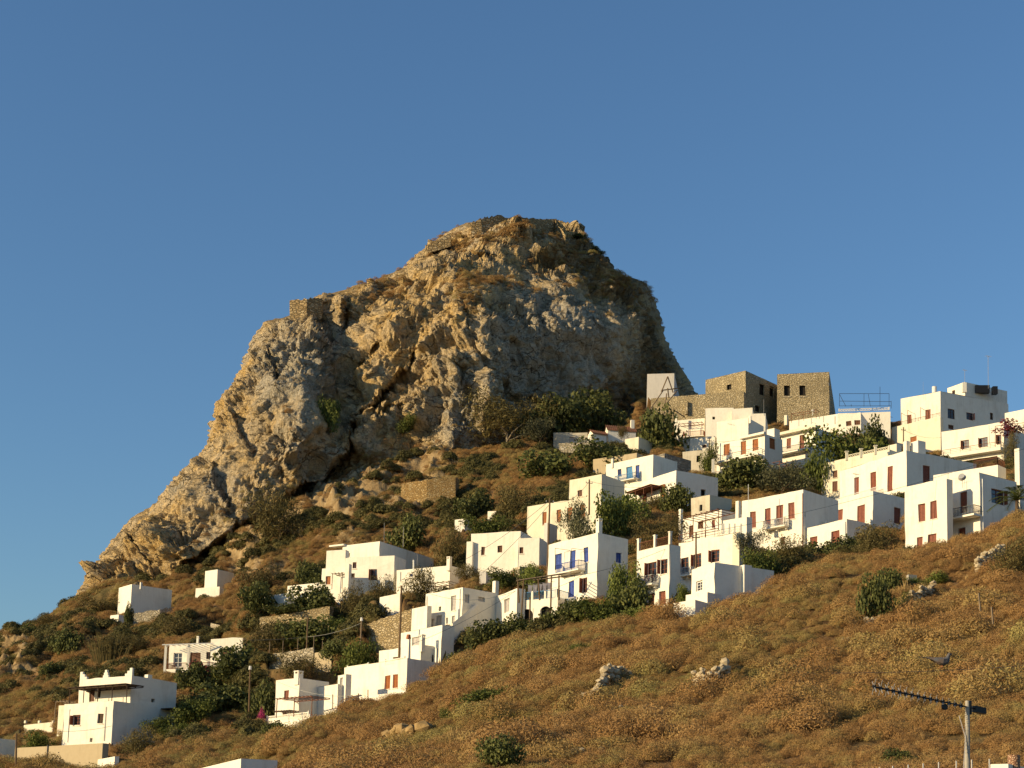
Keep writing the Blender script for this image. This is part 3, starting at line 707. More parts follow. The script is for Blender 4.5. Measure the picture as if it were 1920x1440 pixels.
# -- veranda house
r = H('white house with a vine-covered veranda and brown double shutters behind the garden trees', at=(456, 1250, 208))
a = Vol(r, 208, 456, 1196, 1262, 396, 473, ang=72, par=.35)
wins(a, ('L', 414, 1217, 436, 1234, 'brown')); a.build()
b = Vol(r, 211, 398, 1206, 1262, 318, 402, ang=72, par=.2, pad=True)
wins(b, ('L', 325, 1224, 341, 1251, 'white', 'window'), ('L', 356, 1223, 376, 1250, 'brown', 'door'), ('L', 386, 1222, 394, 1236, 'glass')); b.build()
b.balcony('L', 309, 398, 1254, 2.6, .5, 'bars', 'rust_metal', .8, brackets=False)
m = MB()
for uu in (309, 352):
    p = P(uu, 1254, 209); m.box(p - Vector((.15, .15, 4.2)), (.3, 0, 0), (0, .3, 0), (0, 0, 7.3))
m.build('veranda_pillar', 'white_plaster', r)
m = MB()
for k in range(9): x = P(308 + k * 11, 1208, 208.6); m.bar(x, x + Vector((0, 3.4, .25)), .06, 4)
m.bar(P(304, 1209, 208.6), P(400, 1206, 208.6), .08, 4); m.build('pergola', 'white_paint', r)
b.chimney(368, 1193, 374, 1206, 214)
# -- D2, D3 small houses on the left slope
r = H('windowless white cube house at the foot of the crag with a long shaded side', at=(247, 1147, 262))
a = Vol(r, 262, 247, 1095, 1150, 223.5, 323, vl=1102, par=.3); a.build(); a.chimney(262, 1092, 267, 1098, caps=False)
a.win  # solid walls
r = H('tiny white cubic outbuilding below the windowless cube house', cat='shed', name='outbuilding', at=(223, 1168, 255))
a = Vol(r, 255, 223, 1152, 1170, 207, 237, vl=1154, par=.15); a.build()
r = H('small white house on a rounded whitewashed base on the left slope', at=(409, 1100, 265))
a = Vol(r, 265, 408.5, 1067, 1101, 385, 456, vl=1070, par=.25); a.build()
b = Vol(r, 260, 412, 1100, 1121, 367, 420, ang=a.ang + 8, par=.1); b.build()
# -- D: large house in the middle left
r = H('large white house of stacked blocks with a barred brown window, behind the fig trees', at=(740, 1100, 213))
a = Vol(r, 213, 740, 1041, 1108, 648, 762, vl=1046, par=.35)
wins(a, ('L', 694, 1067, 707, 1088, 'rglass'), ('L', 661, 1055, 668, 1066, 'glass'), ('L', 658, 1075, 665, 1083, 'dark')); a.build()
b = Vol(r, 218, 712, 1015, 1044, 642, 814, vl=1023, par=.4, pad=False); wins(b, ('L', 651, 1037, 656, 1045, 'dark')); b.build()
mast(r, 720, 980, 1020, 220, False); mast(r, 756, 988, 1022, 224, False, .05, 'concrete', 'vent_pipe')
b.box('terrace_canopy', 'L', 617, 1021, 644, 1024, -.5, .4)
c = Vol(r, 216, 648, 1031, 1063, 612, 655, ang=a.ang, par=.2, pad=False); c.build()
d = Vol(r, 212, 650, 1062, 1120, 604, 658, vl=1066, par=.25); wins(d, ('L', 611, 1080, 620, 1096, 'org')); d.build()
m = MB(); p = P(652, 1060, 211.3); m.box(p - Vector((.3, .3, 5.5)), (.55, -.3, 0), (.3, .6, 0), (0, 0, 5.6)); m.build('buttress', 'white_plaster', r)
e = Vol(r, 214, 604, 1092, 1130, 539, 610, vl=1099, par=.5); e.build()
d.pergola('L', 623, 1077, 642, 1074, 1.0, 1100, 4, 'grey_wood')
r = H('white garden wall stub stepping down at the left of the stacked house', cat='garden wall', name='garden_wall', at=(540, 1118, 214))
f = Vol(r, 214, 540, 1112, 1142, 495, 552, vl=1118, par=.8); f.build()
r = H('low white wing with a tall square chimney, joined to the right of the stacked house', at=(844, 1100, 208))
a = Vol(r, 208, 844, 1060, 1115, 744, 890, vl=1070, par=.6); wins(a, ('L', 769, 1071, 774, 1082, 'bglass')); a.build(); a.chimney(837, 1044, 847, 1062)
a.strip('L', 751, 1072, 1090); mast(r, 782, 1040, 1068, 209, False); m = MB(); m.bar(P(775.5, 1050, 210), P(775.5, 1068, 210), .12, 6); m.build('flue', 'white_paint', r)
a.pergola('L', 790, 1098, 842, 1088, 2.2, 1118, 6, 'grey_wood')
# -- G0: two-window house centre
r = H('white house with two small brown shuttered windows, beside the roofless tan stone ruin', at=(976, 1060, 200))
a = Vol(r, 200, 976, 995, 1070, 884, 1008, vl=1001, par=.35); wins(a, ('L', 902, 1026, 909, 1041, 'brown'), ('L', 933, 1023, 942, 1036, 'brown')); a.build()
b = Vol(r, 198, 1012, 1008, 1056, 972, 1030, vl=1010, par=.3); wins(b, ('L', 974, 1026, 981, 1038, 'brown')); b.build()
c = Vol(r, 202, 886, 1016, 1070, 875, 895, ang=a.ang, par=.2); c.build()
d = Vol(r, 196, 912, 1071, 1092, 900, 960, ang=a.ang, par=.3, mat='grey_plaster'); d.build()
r = H('roofless tan stone ruin between the two-window house and the blue shuttered house', cat='ruin', name='stone_ruin', at=(1015, 1060, 196))
a = Vol(r, 192, 975, 1062, 1084, 965, 1018, ang=30, par=.3, mat='pale_stone'); a.build()
# -- E: double-cube house with stairs, arched terrace
r = H('tall white cube house with grey closed shutters and lower terraces stepping left', at=(868, 1180, 178))
a = Vol(r, 178, 868, 1101, 1182, 799, 933, vl=1114, par=.35)
wins(a, ('L', 846, 1117, 855, 1145, 'grey', 'window'), ('L', 822, 1137, 826.5, 1146, 'hole'), ('L', 818, 1154, 829, 1172, 'grey', 'window'), ('L', 806, 1161, 813, 1175, 'grey', 'window'), ('L', 847, 1154, 853, 1169, 'grey', 'window'), ('L', 836.5, 1158, 840, 1170, 'grey', 'window'), ('R', 872, 1115, 881, 1130, 'grey', 'window'), ('R', 897, 1119, 909, 1128, 'grey', 'window'))
a.strip('L', 800.5, 1118, 1176); a.strip('L', 863, 1104, 1160); a.build(); a.chimney(923, 1090, 935, 1112, 184, caps=False)
b = Vol(r, 179.5, 801, 1136, 1190, 772, 810, vl=1142, par=.25); b.build()
c = Vol(r, 173, 829, 1171, 1212, 752, 852, vl=1187, par=.7); wins(c, ('L', 772, 1190, 786, 1210, 'grey', 'window', None)); c.build()
r = H('white house with an inclined stair wall, joined to the blue railed arches', at=(970, 1170, 176))
a = Vol(r, 176, 970, 1104, 1195, 891, 985, vl=1133, par=.3)
wins(a, ('L', 946, 1123, 955, 1148, 'grey', 'door'), ('L', 912, 1165, 924, 1188, 'grey', 'door')); a.build()
m = MB(); A1, B1, C1, D1 = P(892, 1133, 179), P(849, 1168, 175.5), P(851, 1212, 175.5), P(894, 1212, 179); w_ = Vector((.3, .3, 0))
m.quad(A1, B1, C1, D1); m.quad(A1, A1 + w_, B1 + w_, B1); m.quad(A1 + w_, D1 + w_, C1 + w_, B1 + w_); m.quad(B1, B1 + w_, C1 + w_, C1); m.quad(A1, D1, D1 + w_, A1 + w_)
m.build('stair_wall', 'white_plaster', r)
b = Vol(r, 174, 1046, 1120, 1172, 970, 1088, vl=1127, par=.15)
wins(b, ('L', 975, 1142, 999, 1170, 'hole', 'archway'), ('L', 1012, 1137, 1033, 1168, 'hole', 'archway')); b.build()
for (u0, u1, v0) in ((975, 999, 1141), (1012, 1033, 1136)):           # arch heads
    m = MB(); a0, a1, z0, z1 = b.rect('L', u0, v0, u1, v0 + 12); z1 -= 0
    am, ra = (a0 + a1) / 2, (a1 - a0) / 2; zz = b.hL[0 if u0 < 1000 else 1][3]
    for sgn in (-1, 1):
        for k in range(6):
            t0, t1 = math.pi / 2 * k / 6, math.pi / 2 * (k + 1) / 6; hh = ra * .8
            x0, x1 = am + sgn * ra * math.sin(t0), am + sgn * ra * math.sin(t1); y0, y1 = zz - hh + hh * math.cos(t0), zz - hh + hh * math.cos(t1)
            m.quad(b.pt('L', x0, y0, -.02), b.pt('L', x1, y1, -.02), b.pt('L', x1, zz + .01, -.02), b.pt('L', x0, zz + .01, -.02))
    m.build('arch', 'white_plaster', r)
b.rail(r, [b.pt('L', b.wL - .1, b.zt, -.1), b.pt('L', .1, b.zt, -.1), b.pt('R', b.wR * .9, b.zt, -.1)], 'bars', 'sky_blue_paint', .9)
m = MB()
for aa in (b.wL * .62, b.wL * .3, .1): m.box(b.pt('L', aa, b.zt, -.25), b.dL * .22, b.nL * .22, UP * 1.0)
m.build('terrace_post', 'white_plaster', r)
m = MB()
for k in range(5): p = P(990 + k * 9, 1097 - k * 1.2, 173.5); m.quad(p, p + Vector((.5, .1, 0)), p + Vector((.42, .1, -.75 - .15 * (k % 2))), p + Vector((.05, 0, -.8)))
m.bar(P(984, 1096, 173.5), P(1040, 1090, 173.5), .02, 3); m.build('laundry', 'cloth', r)
# -- F: blue-shutter house
r = H('tall white house with deep blue shutters, a blue balcony and a tall chimney', at=(1121, 1110, 172))
a = Vol(r, 172, 1121, 999, 1122, 1029, 1178, vl=1021, par=.3)
wins(a, ('L', 1041, 1038, 1053, 1067, 'blue', 'door'), ('L', 1069, 1032, 1079, 1066, 'blue', 'door'), ('L', 1095, 1026, 1103.5, 1054, 'blue', 'window'), ('L', 1092, 1083, 1101, 1112, 'rglass', 'door'), ('L', 1066, 1090, 1076, 1120, 'blue', 'door'), ('R', 1155, 1036, 1165, 1056, 'blue', 'window'))
a.build(); a.chimney(1117, 973, 1129, 1002, 172.6)
a.balcony('L', 1041, 1084, 1070, 1.1, .16, 'bars', 'blue_paint', .95)
m = MB()
for uu in (1041, 1072):
    p, q = a.loc('L', uu, 1028, 1.1), a.loc('L', uu, 1062, 1.1); m.bar(a.pt('L', p[0], p[1], 1.1), a.pt('L', q[0], q[1] - .4, 1.1), .035, 4); m.bar(a.pt('L', p[0], p[1], 1.1), a.pt('L', p[0] - 1.4, p[1] - .3, .05), .03, 4)
m.build('awning_frame', 'dark_metal', r)
# -- terrace pergola on poles in front of the blue terrace
tp = empty('pergola', P(1034, 1196, 166), label='tall rough pergola of wooden poles over the blue railed terrace', category='pergola')
m = MB()
for (u0, v0, u1, v1) in ((982, 1086, 973, 1222), (1034, 1078, 1031, 1202), (994, 1120, 993, 1190), (971, 1090, 973, 1125), (1009, 1082, 1012, 1120), (1048, 1079, 1048, 1120)):
    m.bar(P(u1, v1 + 5, 168), P(u0, v0, 168), .10, 6, .08)
m.build('post', 'pole_wood', tp); m = MB()
m.bar(P(968, 1089, 168), P(1060, 1075, 168), .09, 5); m.bar(P(1000, 1088, 172), P(1078, 1078, 172), .08, 5)
for k in range(8): m.bar(P(972 + k * 11, 1088 - k * 1.7, 167.8), P(988 + k * 11, 1085 - k * 1.5, 172.3), .05, 4)
m.build('beam', 'grey_wood', tp)
# -- C: long ridge house, bottom centre
r = H('low white tower house with a crenellated chimney and a brown pergola', at=(563, 1340, 168))
a = Vol(r, 168, 563, 1271, 1348, 518, 618, vl=1275, par=.3); wins(a, ('L', 532, 1294, 541, 1312, 'red'), ('L', 529, 1334, 538, 1342, 'brown')); a.build(); a.chimney(551, 1258, 568, 1274, 168.5)
b = Vol(r, 167, 634, 1283, 1312, 564, 645, vl=1293, par=.3, pad=True); b.zb = b.zt - 4; b.win('L', 573, 1320, 581, 1334, 'red'); b.build()
a.pergola('L', 519, 1313, 585, 1304, 2.6, 1338, 10, 'canopy_brown')
a.pergola('L', 515, 1336, 545, 1332, 1.2, 1340, 7, 'dark_wood', posts=False, name='lower_pergola')
r = H('white terrace wall with a lattice band on top, below the ridge tower house', cat='terrace wall', name='terrace_wall', at=(580, 1360, 164))
c = Vol(r, 164, 580, 1338, 1366, 497, 586, vl=1347, par=.5); c.lattice('L', 500, 1343, 578, 1335, cell=.3); c.build()
r = H('long low white boundary wall climbing the grass below the orange shuttered windows', cat='wall', name='boundary_wall', at=(762, 1300, 162))
d = Vol(r, 162, 764, 1296, 1308, 604, 772, vl=1312, par=.2); d.build(); d.box('vent', 'L', 638, 1310, 641, 1314, 0, .02, 'dark_room')
m = MB()
for uu, v_ in ((624, 1330), (672, 1328), (690, 1321)): m.bar(P(uu, v_, 161), P(uu, v_ - 28, 161), .05, 5)
m.build('post', 'pole_wood', r)
r = H('long white ridge house with two orange shuttered windows and a tapered chimney', at=(764, 1290, 166))
e = Vol(r, 166, 764, 1234, 1302, 647, 838, vl=1252, par=.5)
wins(e, ('L', 721, 1267, 731, 1292, 'org', 'window'), ('L', 736, 1264, 746, 1290, 'org', 'window')); e.build()
e.lattice('L', 651, 1250, 690, 1244, cell=.25); e.lattice('L', 722, 1238, 758, 1232, cell=.25)
g = Vol(r, 173, 789, 1208, 1262, 712, 852, ang=e.ang, par=.5, pad=False); wins(g, ('R', 810, 1228, 816, 1242, 'brown', 'window'), ('L', 736, 1232, 746, 1236, 'brown', 'window')); g.build()
g.chimney(762, 1197, 770, 1236, 168, taper=.35, caps=False); g.chimney(786, 1190, 797, 1212, 173); g.chimney(815, 1216, 821, 1246, 170, caps=False)
m = MB(); p = P(766, 1196, 168); m.bar(p - UP * .1, p + UP * .35, .28, 8, .2); m.build('chimney_pot', 'terracotta', r)
f2 = Vol(r, 167, 650, 1264, 1302, 634, 660, ang=e.ang, par=.2, pad=False); wins(f2, ('L', 637, 1270, 643, 1300, 'grey', 'door')); f2.build()
r = H('brown slatted awning of poles behind the ridge house chimney', cat='awning', name='awning', at=(850, 1225, 176))
m = MB()
for k in range(12): p = P(800 + k * 7, 1210 - k * 1.1, 176); m.bar(p, p + Vector((.6, 3.5, .5)), .06, 4)
m.bar(P(798, 1211, 176), P(880, 1196, 176), .1, 5); m.bar(P(802, 1206, 179.5), P(884, 1192, 179.5), .08, 5)
for uu in (805, 841, 876): m.bar(P(uu, 1230, 176), P(uu, 1206, 176), .07, 5)
m.build('frame', 'canopy_brown', r)
# -- H: row in the centre
r = H('long cream house with a row of orange shuttered windows, half hidden by a tree', at=(1127, 1000, 214))
a = Vol(r, 214, 1127, 928, 1010, 989, 1150, vl=950, par=.25, mat='cream_plaster')
wins(a, ('L', 1017, 960, 1025, 984, 'org', 'window'), ('L', 1044, 956, 1052, 979, 'org', 'window'), ('L', 1063, 951, 1072, 975, 'org', 'window'), ('L', 1087, 946, 1097, 972, 'org', 'window')); a.build()
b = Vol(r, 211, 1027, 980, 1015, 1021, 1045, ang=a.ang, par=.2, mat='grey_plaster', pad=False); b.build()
r = H('cream speckled cube house with one brown window, above the long orange shuttered house', at=(1129, 930, 229))
a = Vol(r, 229, 1129, 889, 940, 1068, 1172, vl=900, par=.3, mat='cream_plaster'); wins(a, ('L', 1083, 919, 1092, 931, 'brown', 'window')); a.build()
r = H('white house with pale blue shutters and small blue balcony before the tan house', at=(1225, 900, 248))
a = Vol(r, 248, 1224.6, 852, 910, 1137, 1270, vl=871, par=.3)
wins(a, ('L', 1158, 879, 1165, 894, 'bglass', 'window'), ('L', 1174, 875, 1186, 901, 'sky', 'door'), ('L', 1192, 872, 1199, 898, 'blue', 'door')); a.build()
a.balcony('L', 1152, 1192, 899, .9, .14, 'bars', 'sky_blue_paint', .9); a.chimney(1146, 860, 1151, 871, caps=False)
r = H('windowless tan rendered house behind the pale blue shuttered house', name='tan_house', at=(1194, 870, 258))
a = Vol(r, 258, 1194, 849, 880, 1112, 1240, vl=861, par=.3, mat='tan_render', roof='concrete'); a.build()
r = H('white house with a brown slatted awning and one orange shutter, below the pale blue balcony', at=(1268, 935, 232))
a = Vol(r, 232, 1268, 881, 946, 1166, 1346, vl=916, par=.3)
wins(a, ('L', 1238, 909, 1247, 934, 'org', 'window'), ('L', 1204, 920, 1212, 944, 'red', 'door'), ('R', 1314, 918, 1323, 931, 'hole', 'door')); a.build()
a.pergola('L', 1176, 923, 1222, 913, 2.2, 945, 14, 'canopy_brown', cover=True, name='awning'); a.balcony('L', 1180, 1212, 946, 1.2, .12, 'bars', 'rust_metal', .8, brackets=False)
r = H('small mossy stone shed with a dark slot window, below the brown awning house', cat='shed', name='stone_shed', at=(1331, 950, 214))
a = Vol(r, 214, 1331, 927, 968, 1296, 1372, vl=935, par=.2, mat='old_plaster'); wins(a, ('L', 1312, 946, 1317, 958, 'hole', 'window')); a.build()
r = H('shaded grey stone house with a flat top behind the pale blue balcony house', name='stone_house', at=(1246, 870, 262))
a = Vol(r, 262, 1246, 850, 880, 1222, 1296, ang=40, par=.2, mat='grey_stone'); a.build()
r = H('yellowish stone ruin with one square window hole, left of the orange shutter balcony house', cat='ruin', name='stone_ruin', at=(1330, 880, 272))
a = Vol(r, 272, 1345, 842, 886, 1280, 1352, ang=66, par=.3, mat='old_plaster'); wins(a, ('L', 1306, 855, 1312, 867, 'hole', 'window')); a.build()
# -- I: chapels and cemetery below the crag
def gable(root, v, ridge, mat='roof_tile', over=.15):
    """pitched roof with its ridge along the left-right (dR) run of block v"""
    m = MB(); h = ridge; a0, a1 = -over, v.wR + over
    A = lambda l, r_, z: v.C + v.dL * l + v.dR * r_ + UP * (z - v.C.z)
    e = v.zt + .02; L = v.wL
    m.quad(A(-over, a0, e), A(-over, a1, e), A(L / 2, a1, e + h), A(L / 2, a0, e + h)); m.quad(A(L + over, a1, e), A(L + over, a0, e), A(L / 2, a0, e + h), A(L / 2, a1, e + h))
    m.quad(A(-over, a0, e - .12), A(L / 2, a0, e + h - .12), A(L / 2, a1, e + h - .12), A(-over, a1, e - .12)); m.quad(A(-over, a0, e - .12), A(-over, a1, e - .12), A(-over, a1, e), A(-over, a0, e))
    n = int(v.wR / .35)
    for k in range(n + 1): r_ = a0 + (a1 - a0) * k / n; m.bar(A(-over, r_, e + .03), A(L / 2, r_, e + h + .03), .07, 4)
    m.build('tiled_roof', mat, root)
    q = MB(); q.quad(A(0, 0, v.zt), A(L, 0, v.zt), A(L / 2, 0, e + h - .14)); q.quad(A(0, v.wR, v.zt), A(L / 2, v.wR, e + h - .14), A(L, v.wR, v.zt)); q.build('gable', v.mat, root)
r = H('small white chapel with a tiled pitched roof and white chimney, right of the smaller chapel', cat='chapel', name='chapel', at=(1139, 830, 300))
a = Vol(r, 300, 1140, 806, 836, 1134, 1192, ang=10, par=.05); a.build(); gable(r, a, 1.3); a.chimney(1181, 788, 1190, 806, 302, caps=False)
r = H('smallest white chapel with a tiled roof, at the end of the old cemetery wall', cat='chapel', name='chapel', at=(1112, 828, 298))
a = Vol(r, 298, 1112, 812, 838, 1102, 1138, ang=24, par=.05); a.build(); gable(r, a, .9)
r = H('long weathered plaster wall with a grey gate, left of the chapels', cat='wall', name='boundary_wall', at=(1100, 830, 300))
a = Vol(r, 300, 1102, 811, 840, 1038, 1104, ang=82, par=.15, mat='old_plaster'); wins(a, ('L', 1068, 820, 1078, 832, 'grey', 'gate')); a.build()
r = H('curved dry stone retaining wall below the chapels', cat='stone wall', name='stone_wall', at=(1090, 850, 291))
a = Vol(r, 291, 1128, 829, 858, 1048, 1140, ang=78, par=.1, mat='pale_stone', roof='terrain'); a.build()
r = H('plain cream outbuilding with a flat roof between the chapels and the dark fig tree', cat='outbuilding', name='outbuilding', at=(1197, 845, 286))
a = Vol(r, 286, 1197, 819, 850, 1172, 1224, ang=50, par=.2, mat='cream_plaster'); a.build()
# -- J, K: fort
r = H('old plastered white chapel-like block on top of the long stone wall against the crag', cat='chapel', name='cliff_chapel', at=(1214, 735, 326))
a = Vol(r, 326, 1264, 700, 737, 1213, 1276, ang=80, par=.1, mat='grey_plaster'); a.build()
r = H('long tan rubble stone wall running from the crag to the stone fort', cat='stone wall', name='rampart', at=(1330, 775, 318))
a = Vol(r, 318, 1395, 733, 790, 1221, 1400, ang=70, par=.4, mat='fort_stone', roof='terrain'); a.build(); a.box('buttress', 'L', 1284, 752, 1289, 776, 0, .8)
r = H('left block of the ruined stone fort, with one lit and one shaded wall', cat='fort', name='stone_fort', at=(1398, 780, 326))
a = Vol(r, 326, 1398, 695, 792, 1323, 1463, vl=712, par=1.2, mat='fort_stone', roof='terrain')
wins(a, ('R', 1424, 721, 1433, 741, 'hole', 'window'), ('R', 1443, 725, 1451, 744, 'hole', 'window'), ('R', 1416, 761, 1425, 772, 'hole', 'window'), ('L', 1363, 721, 1371, 731, 'hole', 'window')); a.build()
r = H('right block of the ruined stone fort, a square tower with two empty windows', cat='fort', name='stone_fort', at=(1555, 775, 326))
a = Vol(r, 326, 1554.5, 697, 788, 1457, 1571, ang=76, par=1.2, mat='fort_stone', roof='terrain')
wins(a, ('L', 1470, 723, 1481, 742, 'hole', 'window'), ('L', 1499, 723, 1510, 742, 'hole', 'window')); a.build()
for (u0, u1) in ((1468, 1483), (1497, 1512)): a.box('window_sill', 'L', u0, 742.5, u1, 745, 0, .12, 'pale_stone')
# -- L: houses below the fort
r = H('pale double house with a stepped parapet directly below the stone fort', at=(1323, 820, 296))
a = Vol(r, 296, 1375, 764, 832, 1323, 1390, ang=78, par=.2); wins(a, ('L', 1336, 781, 1341, 786, 'hole', 'window')); a.build()
b = Vol(r, 294, 1411, 765, 832, 1372, 1420, ang=78, par=.2, pad=False); b.build()
c = Vol(r, 292, 1435.5, 775, 832, 1408, 1440, ang=78, par=.2, pad=False); c.build(); mast(r, 1432, 749, 776, 292, False)
a.lattice
r = H('small white house with tile-edged roof and brown terrace frame, left of the double house', at=(1320, 815, 300))
a = Vol(r, 300, 1321, 784, 824, 1265, 1328, ang=68, par=.1, roof='roof_tile'); a.build(); a.chimney(1266, 777, 1270, 786, caps=False)
a.pergola('L', 1272, 795, 1316, 792, 1.6, 815, 6, 'canopy_brown'); a.balcony('L', 1280, 1319, 817, 1.6, .15, 'bars', 'red_wood', .9, brackets=False)
r = H('low pale house below the brown terrace frame, with a brown window and iron arbour', at=(1323, 845, 288))
a = Vol(r, 288, 1341, 818, 850, 1281, 1350, ang=70, par=.2); wins(a, ('L', 1317, 834, 1325, 840, 'brown', 'window')); a.strip('L', 1293, 820, 846, .06); a.build()
r = H('white cube house with rooftop antenna behind the orange shutter balcony house', at=(1403, 815, 284))
a = Vol(r, 284, 1403, 783, 850, 1344, 1432, vl=792, par=.35); a.build(); mast(r, 1371, 796, 822, 280, True, .03, 'white_paint', s_=1.6); a.chimney(1404, 780, 1409, 788, caps=False)
r = H('white house with a long balcony, orange shutters and a pillared open ground floor', at=(1434, 890, 262))
a = Vol(r, 262, 1434, 813, 905, 1344, 1467, vl=833, par=.3)
wins(a, ('L', 1357, 832, 1368, 854, 'org', 'window'), ('L', 1389, 827, 1399, 852, 'org', 'door'), ('L', 1411, 823, 1422, 845, 'org', 'door'), ('R', 1443, 822, 1454, 842, 'org', 'window'), ('L', 1352, 874, 1400, 892, 'hole', 'porch'), ('R', 1440, 872, 1452, 884, 'grey', 'window')); a.build()
a.balcony('L', 1338, 1421, 858, 1.4, .3, 'pipes', 'dark_metal', .95, brackets=False); a.box('eave', 'L', 1386, 814, 1432, 818, 0, .7); a.chimney(1438, 806, 1462, 824, 266, caps=False, name='roof_block')
m = MB()
for uu in (1337, 1385, 1420): p = P(uu, 872, 260.5); m.box(p - Vector((.2, .2, 4)), (.4, 0, 0), (0, .4, 0), (0, 0, 5))
m.build('pillar', 'white_plaster', r); a.rail(r, [P(1340, 896, 260.4), P(1362, 893, 260.4)], 'bars', 'grey_metal', 1)
r = H('white house with a deep brown-edged eave and thin iron balcony, right of the orange shutters', at=(1529, 860, 268))
a = Vol(r, 268, 1529, 801, 885, 1464, 1572, vl=815, par=.1)
wins(a, ('L', 1475, 821, 1483, 841, 'red', 'window'), ('L', 1499, 815, 1508, 843, 'red', 'door'), ('R', 1541, 814, 1555, 826, 'rglass', 'window')); a.build()
a.box('eave', 'L', 1456, 804, 1529, 809, 0, 1.0, 'cream_plaster'); a.balcony('L', 1456, 1512, 845, 1.4, .25, 'bars', 'dark_metal', .9)
a.pergola('R', 1462, 868, 1500, 876, 1.5, 900, 5, 'canopy_brown')
r = H('long white building with a roof pergola below the fort tower', at=(1571, 800, 306))
a = Vol(r, 306, 1574, 775, 812, 1480, 1590, vl=790, par=.3); a.strip('L', 1565, 780, 795, .06); a.build(); a.pergola('L', 1484, 775, 1530, 770, 1.5, 786, 4, 'canopy_brown')
a.chimney(1470, 779, 1478, 792, 296, caps=False, mat='cream_plaster')
m = MB(); p = P(1524, 779, 308); m.bar(p, p + UP * .9, .06, 5); m.bar(p + UP * .9, p + UP * 1.1, .45, 10, .25); m.build('roof_vent', 'white_paint', r)
r = H('white terrace house with a lattice parapet and blue steel frame on its roof', at=(1669, 800, 312))
a = Vol(r, 312, 1669, 772, 815, 1571, 1690, ang=78, par=.4); a.build(); a.lattice('L', 1573, 766, 1667, 765, cell=.55, th=.14)
m = MB(); Pq = lambda u, v: P(u, v, 312)
for (a_, b_) in (((1574, 738), (1667, 738)), ((1574, 752), (1671, 753)), ((1574, 761), (1671, 761)), ((1574, 762), (1574, 738)), ((1620, 762), (1620, 738)), ((1650, 762), (1650, 725)), ((1667, 762), (1667, 738)), ((1671, 766), (1671, 752)), ((1574, 739), (1586, 762)), ((1628, 739), (1632, 762)), ((1596, 762), (1596, 758))):
    m.bar(Pq(*a_), Pq(*b_), .05, 4)
m.build('roof_frame', 'blue_metal', r)
r = H('small white block with brown windows in front of the lattice terrace house', at=(1614, 800, 298))
a = Vol(r, 298, 1614, 773, 812, 1571, 1642, vl=777, par=.2); wins(a, ('L', 1586, 790, 1596, 799, 'brown', 'window'), ('L', 1602, 788, 1613, 797, 'brown', 'window')); a.build()
# -- M: upper right
r = H('big white two-faced house with thin awning frames, second highest at the right', at=(1763, 795, 322))
a = Vol(r, 322, 1763, 734, 815, 1689, 1890, ang=50, angR=66, par=.4)
wins(a, ('L', 1701, 778, 1709, 797, 'red', 'door'), ('L', 1735, 768, 1745, 787, 'red', 'door'), ('R', 1777, 767, 1790, 785, 'glass', 'window'), ('R', 1812, 774, 1825, 787, 'rglass', 'window'), ('R', 1856, 774, 1862, 787, 'dark', 'window'), ('R', 1778, 797, 1788, 805, 'brown', 'window'))
a.build(); m = MB(); p = P(1752, 733, 324); m.bar(p - UP, p + UP * .9, .5, 10); m.build('water_tank', 'white_paint', r)
for k, uu in enumerate((1667, 1690, 1702, 1726)):
    m = MB(); q0 = a.loc('L', uu, 779 - k * 5, 1.6); A_ = lambda o, dz: a.pt('L', q0[0], q0[1] + dz, o)
    m.bar(A_(1.6, 0), A_(1.6, -2.6), .05, 4); m.bar(A_(1.6, 0), A_(.05, -.1), .04, 4); m.build('awning_frame', 'rust_metal', r)
mast(r, 1731, 716, 745, 324, False, .02)
r = H('yellow rendered terrace block with one orange window, in front of the highest right houses', name='cream_house', at=(1762, 835, 305))
a = Vol(r, 305, 1763, 781, 846, 1672, 1768, vl=802, par=.2, mat='cream_plaster'); wins(a, ('L', 1707, 818, 1719, 834, 'org', 'window'))
a.build(); a.rail(r, [a.pt('L', a.wL * .98, a.zt, -.1), a.pt('L', .6 * a.wL, a.zt, -.1), a.pt('L', .1, a.zt, -.1)], 'pipes', 'rust_metal', .8)
r = H('highest white house at the right with roof tanks and two masts', at=(1809, 740, 340))
a = Vol(r, 340, 1809, 716, 760, 1776, 1888, vl=728, par=.2); wins(a, ('L', 1785, 732, 1791, 740, 'glass', 'window')); a.build()
for (u0, v0, u1, v1) in ((1829, 722, 1856, 736), (1862, 724, 1871, 738)):
    p, q, t_ = P(u0, v1, 341), P(u1, v1, 341), P(u0, v0, 341); m = MB(); m.box(p, q - p, (0, 1.2, 0), (0, 0, t_.z - p.z)); m.build('roof_tank', 'black_plastic', r)
mast(r, 1853, 668, 726, 341, True, .05, s_=1.3); mast(r, 1809, 694, 718, 341, True, .04)
m = MB(); p = P(1805, 735, 338.6); m.box(p, (.9, 0, 0), (0, .6, 0), (0, 0, 2.2)); m.build('roof_post', 'white_plaster', r)
r = H('long white balcony house with white-framed windows and a red flowering arbour', at=(1882, 850, 284))
a = Vol(r, 284, 1882, 791, 870, 1765, 1935, vl=810, par=.3)
wins(a, ('L', 1803, 825, 1817, 842, 'rglass', 'window'), ('L', 1836, 820, 1852, 838, 'rglass', 'window'), ('L', 1869, 815, 1877, 833, 'rglass', 'window'), ('L', 1800, 860, 1870, 869, 'hole', 'porch'))
a.strip('L', 1854, 797, 830, .03); a.build(); a.balcony('L', 1763, 1876, 845, 1.4, .7, 'pipes', 'rust_metal', .9, brackets=False)
m = MB()
for (uu, v0, v1) in ((1866, 799, 838), (1877, 798, 838)): m.bar(P(uu, v1, 281.5), P(uu, v0, 281.5), .05, 4)
m.bar(P(1866, 799, 281.5), P(1925, 792, 281.5), .05, 4); m.build('arbour', 'rust_metal', r)
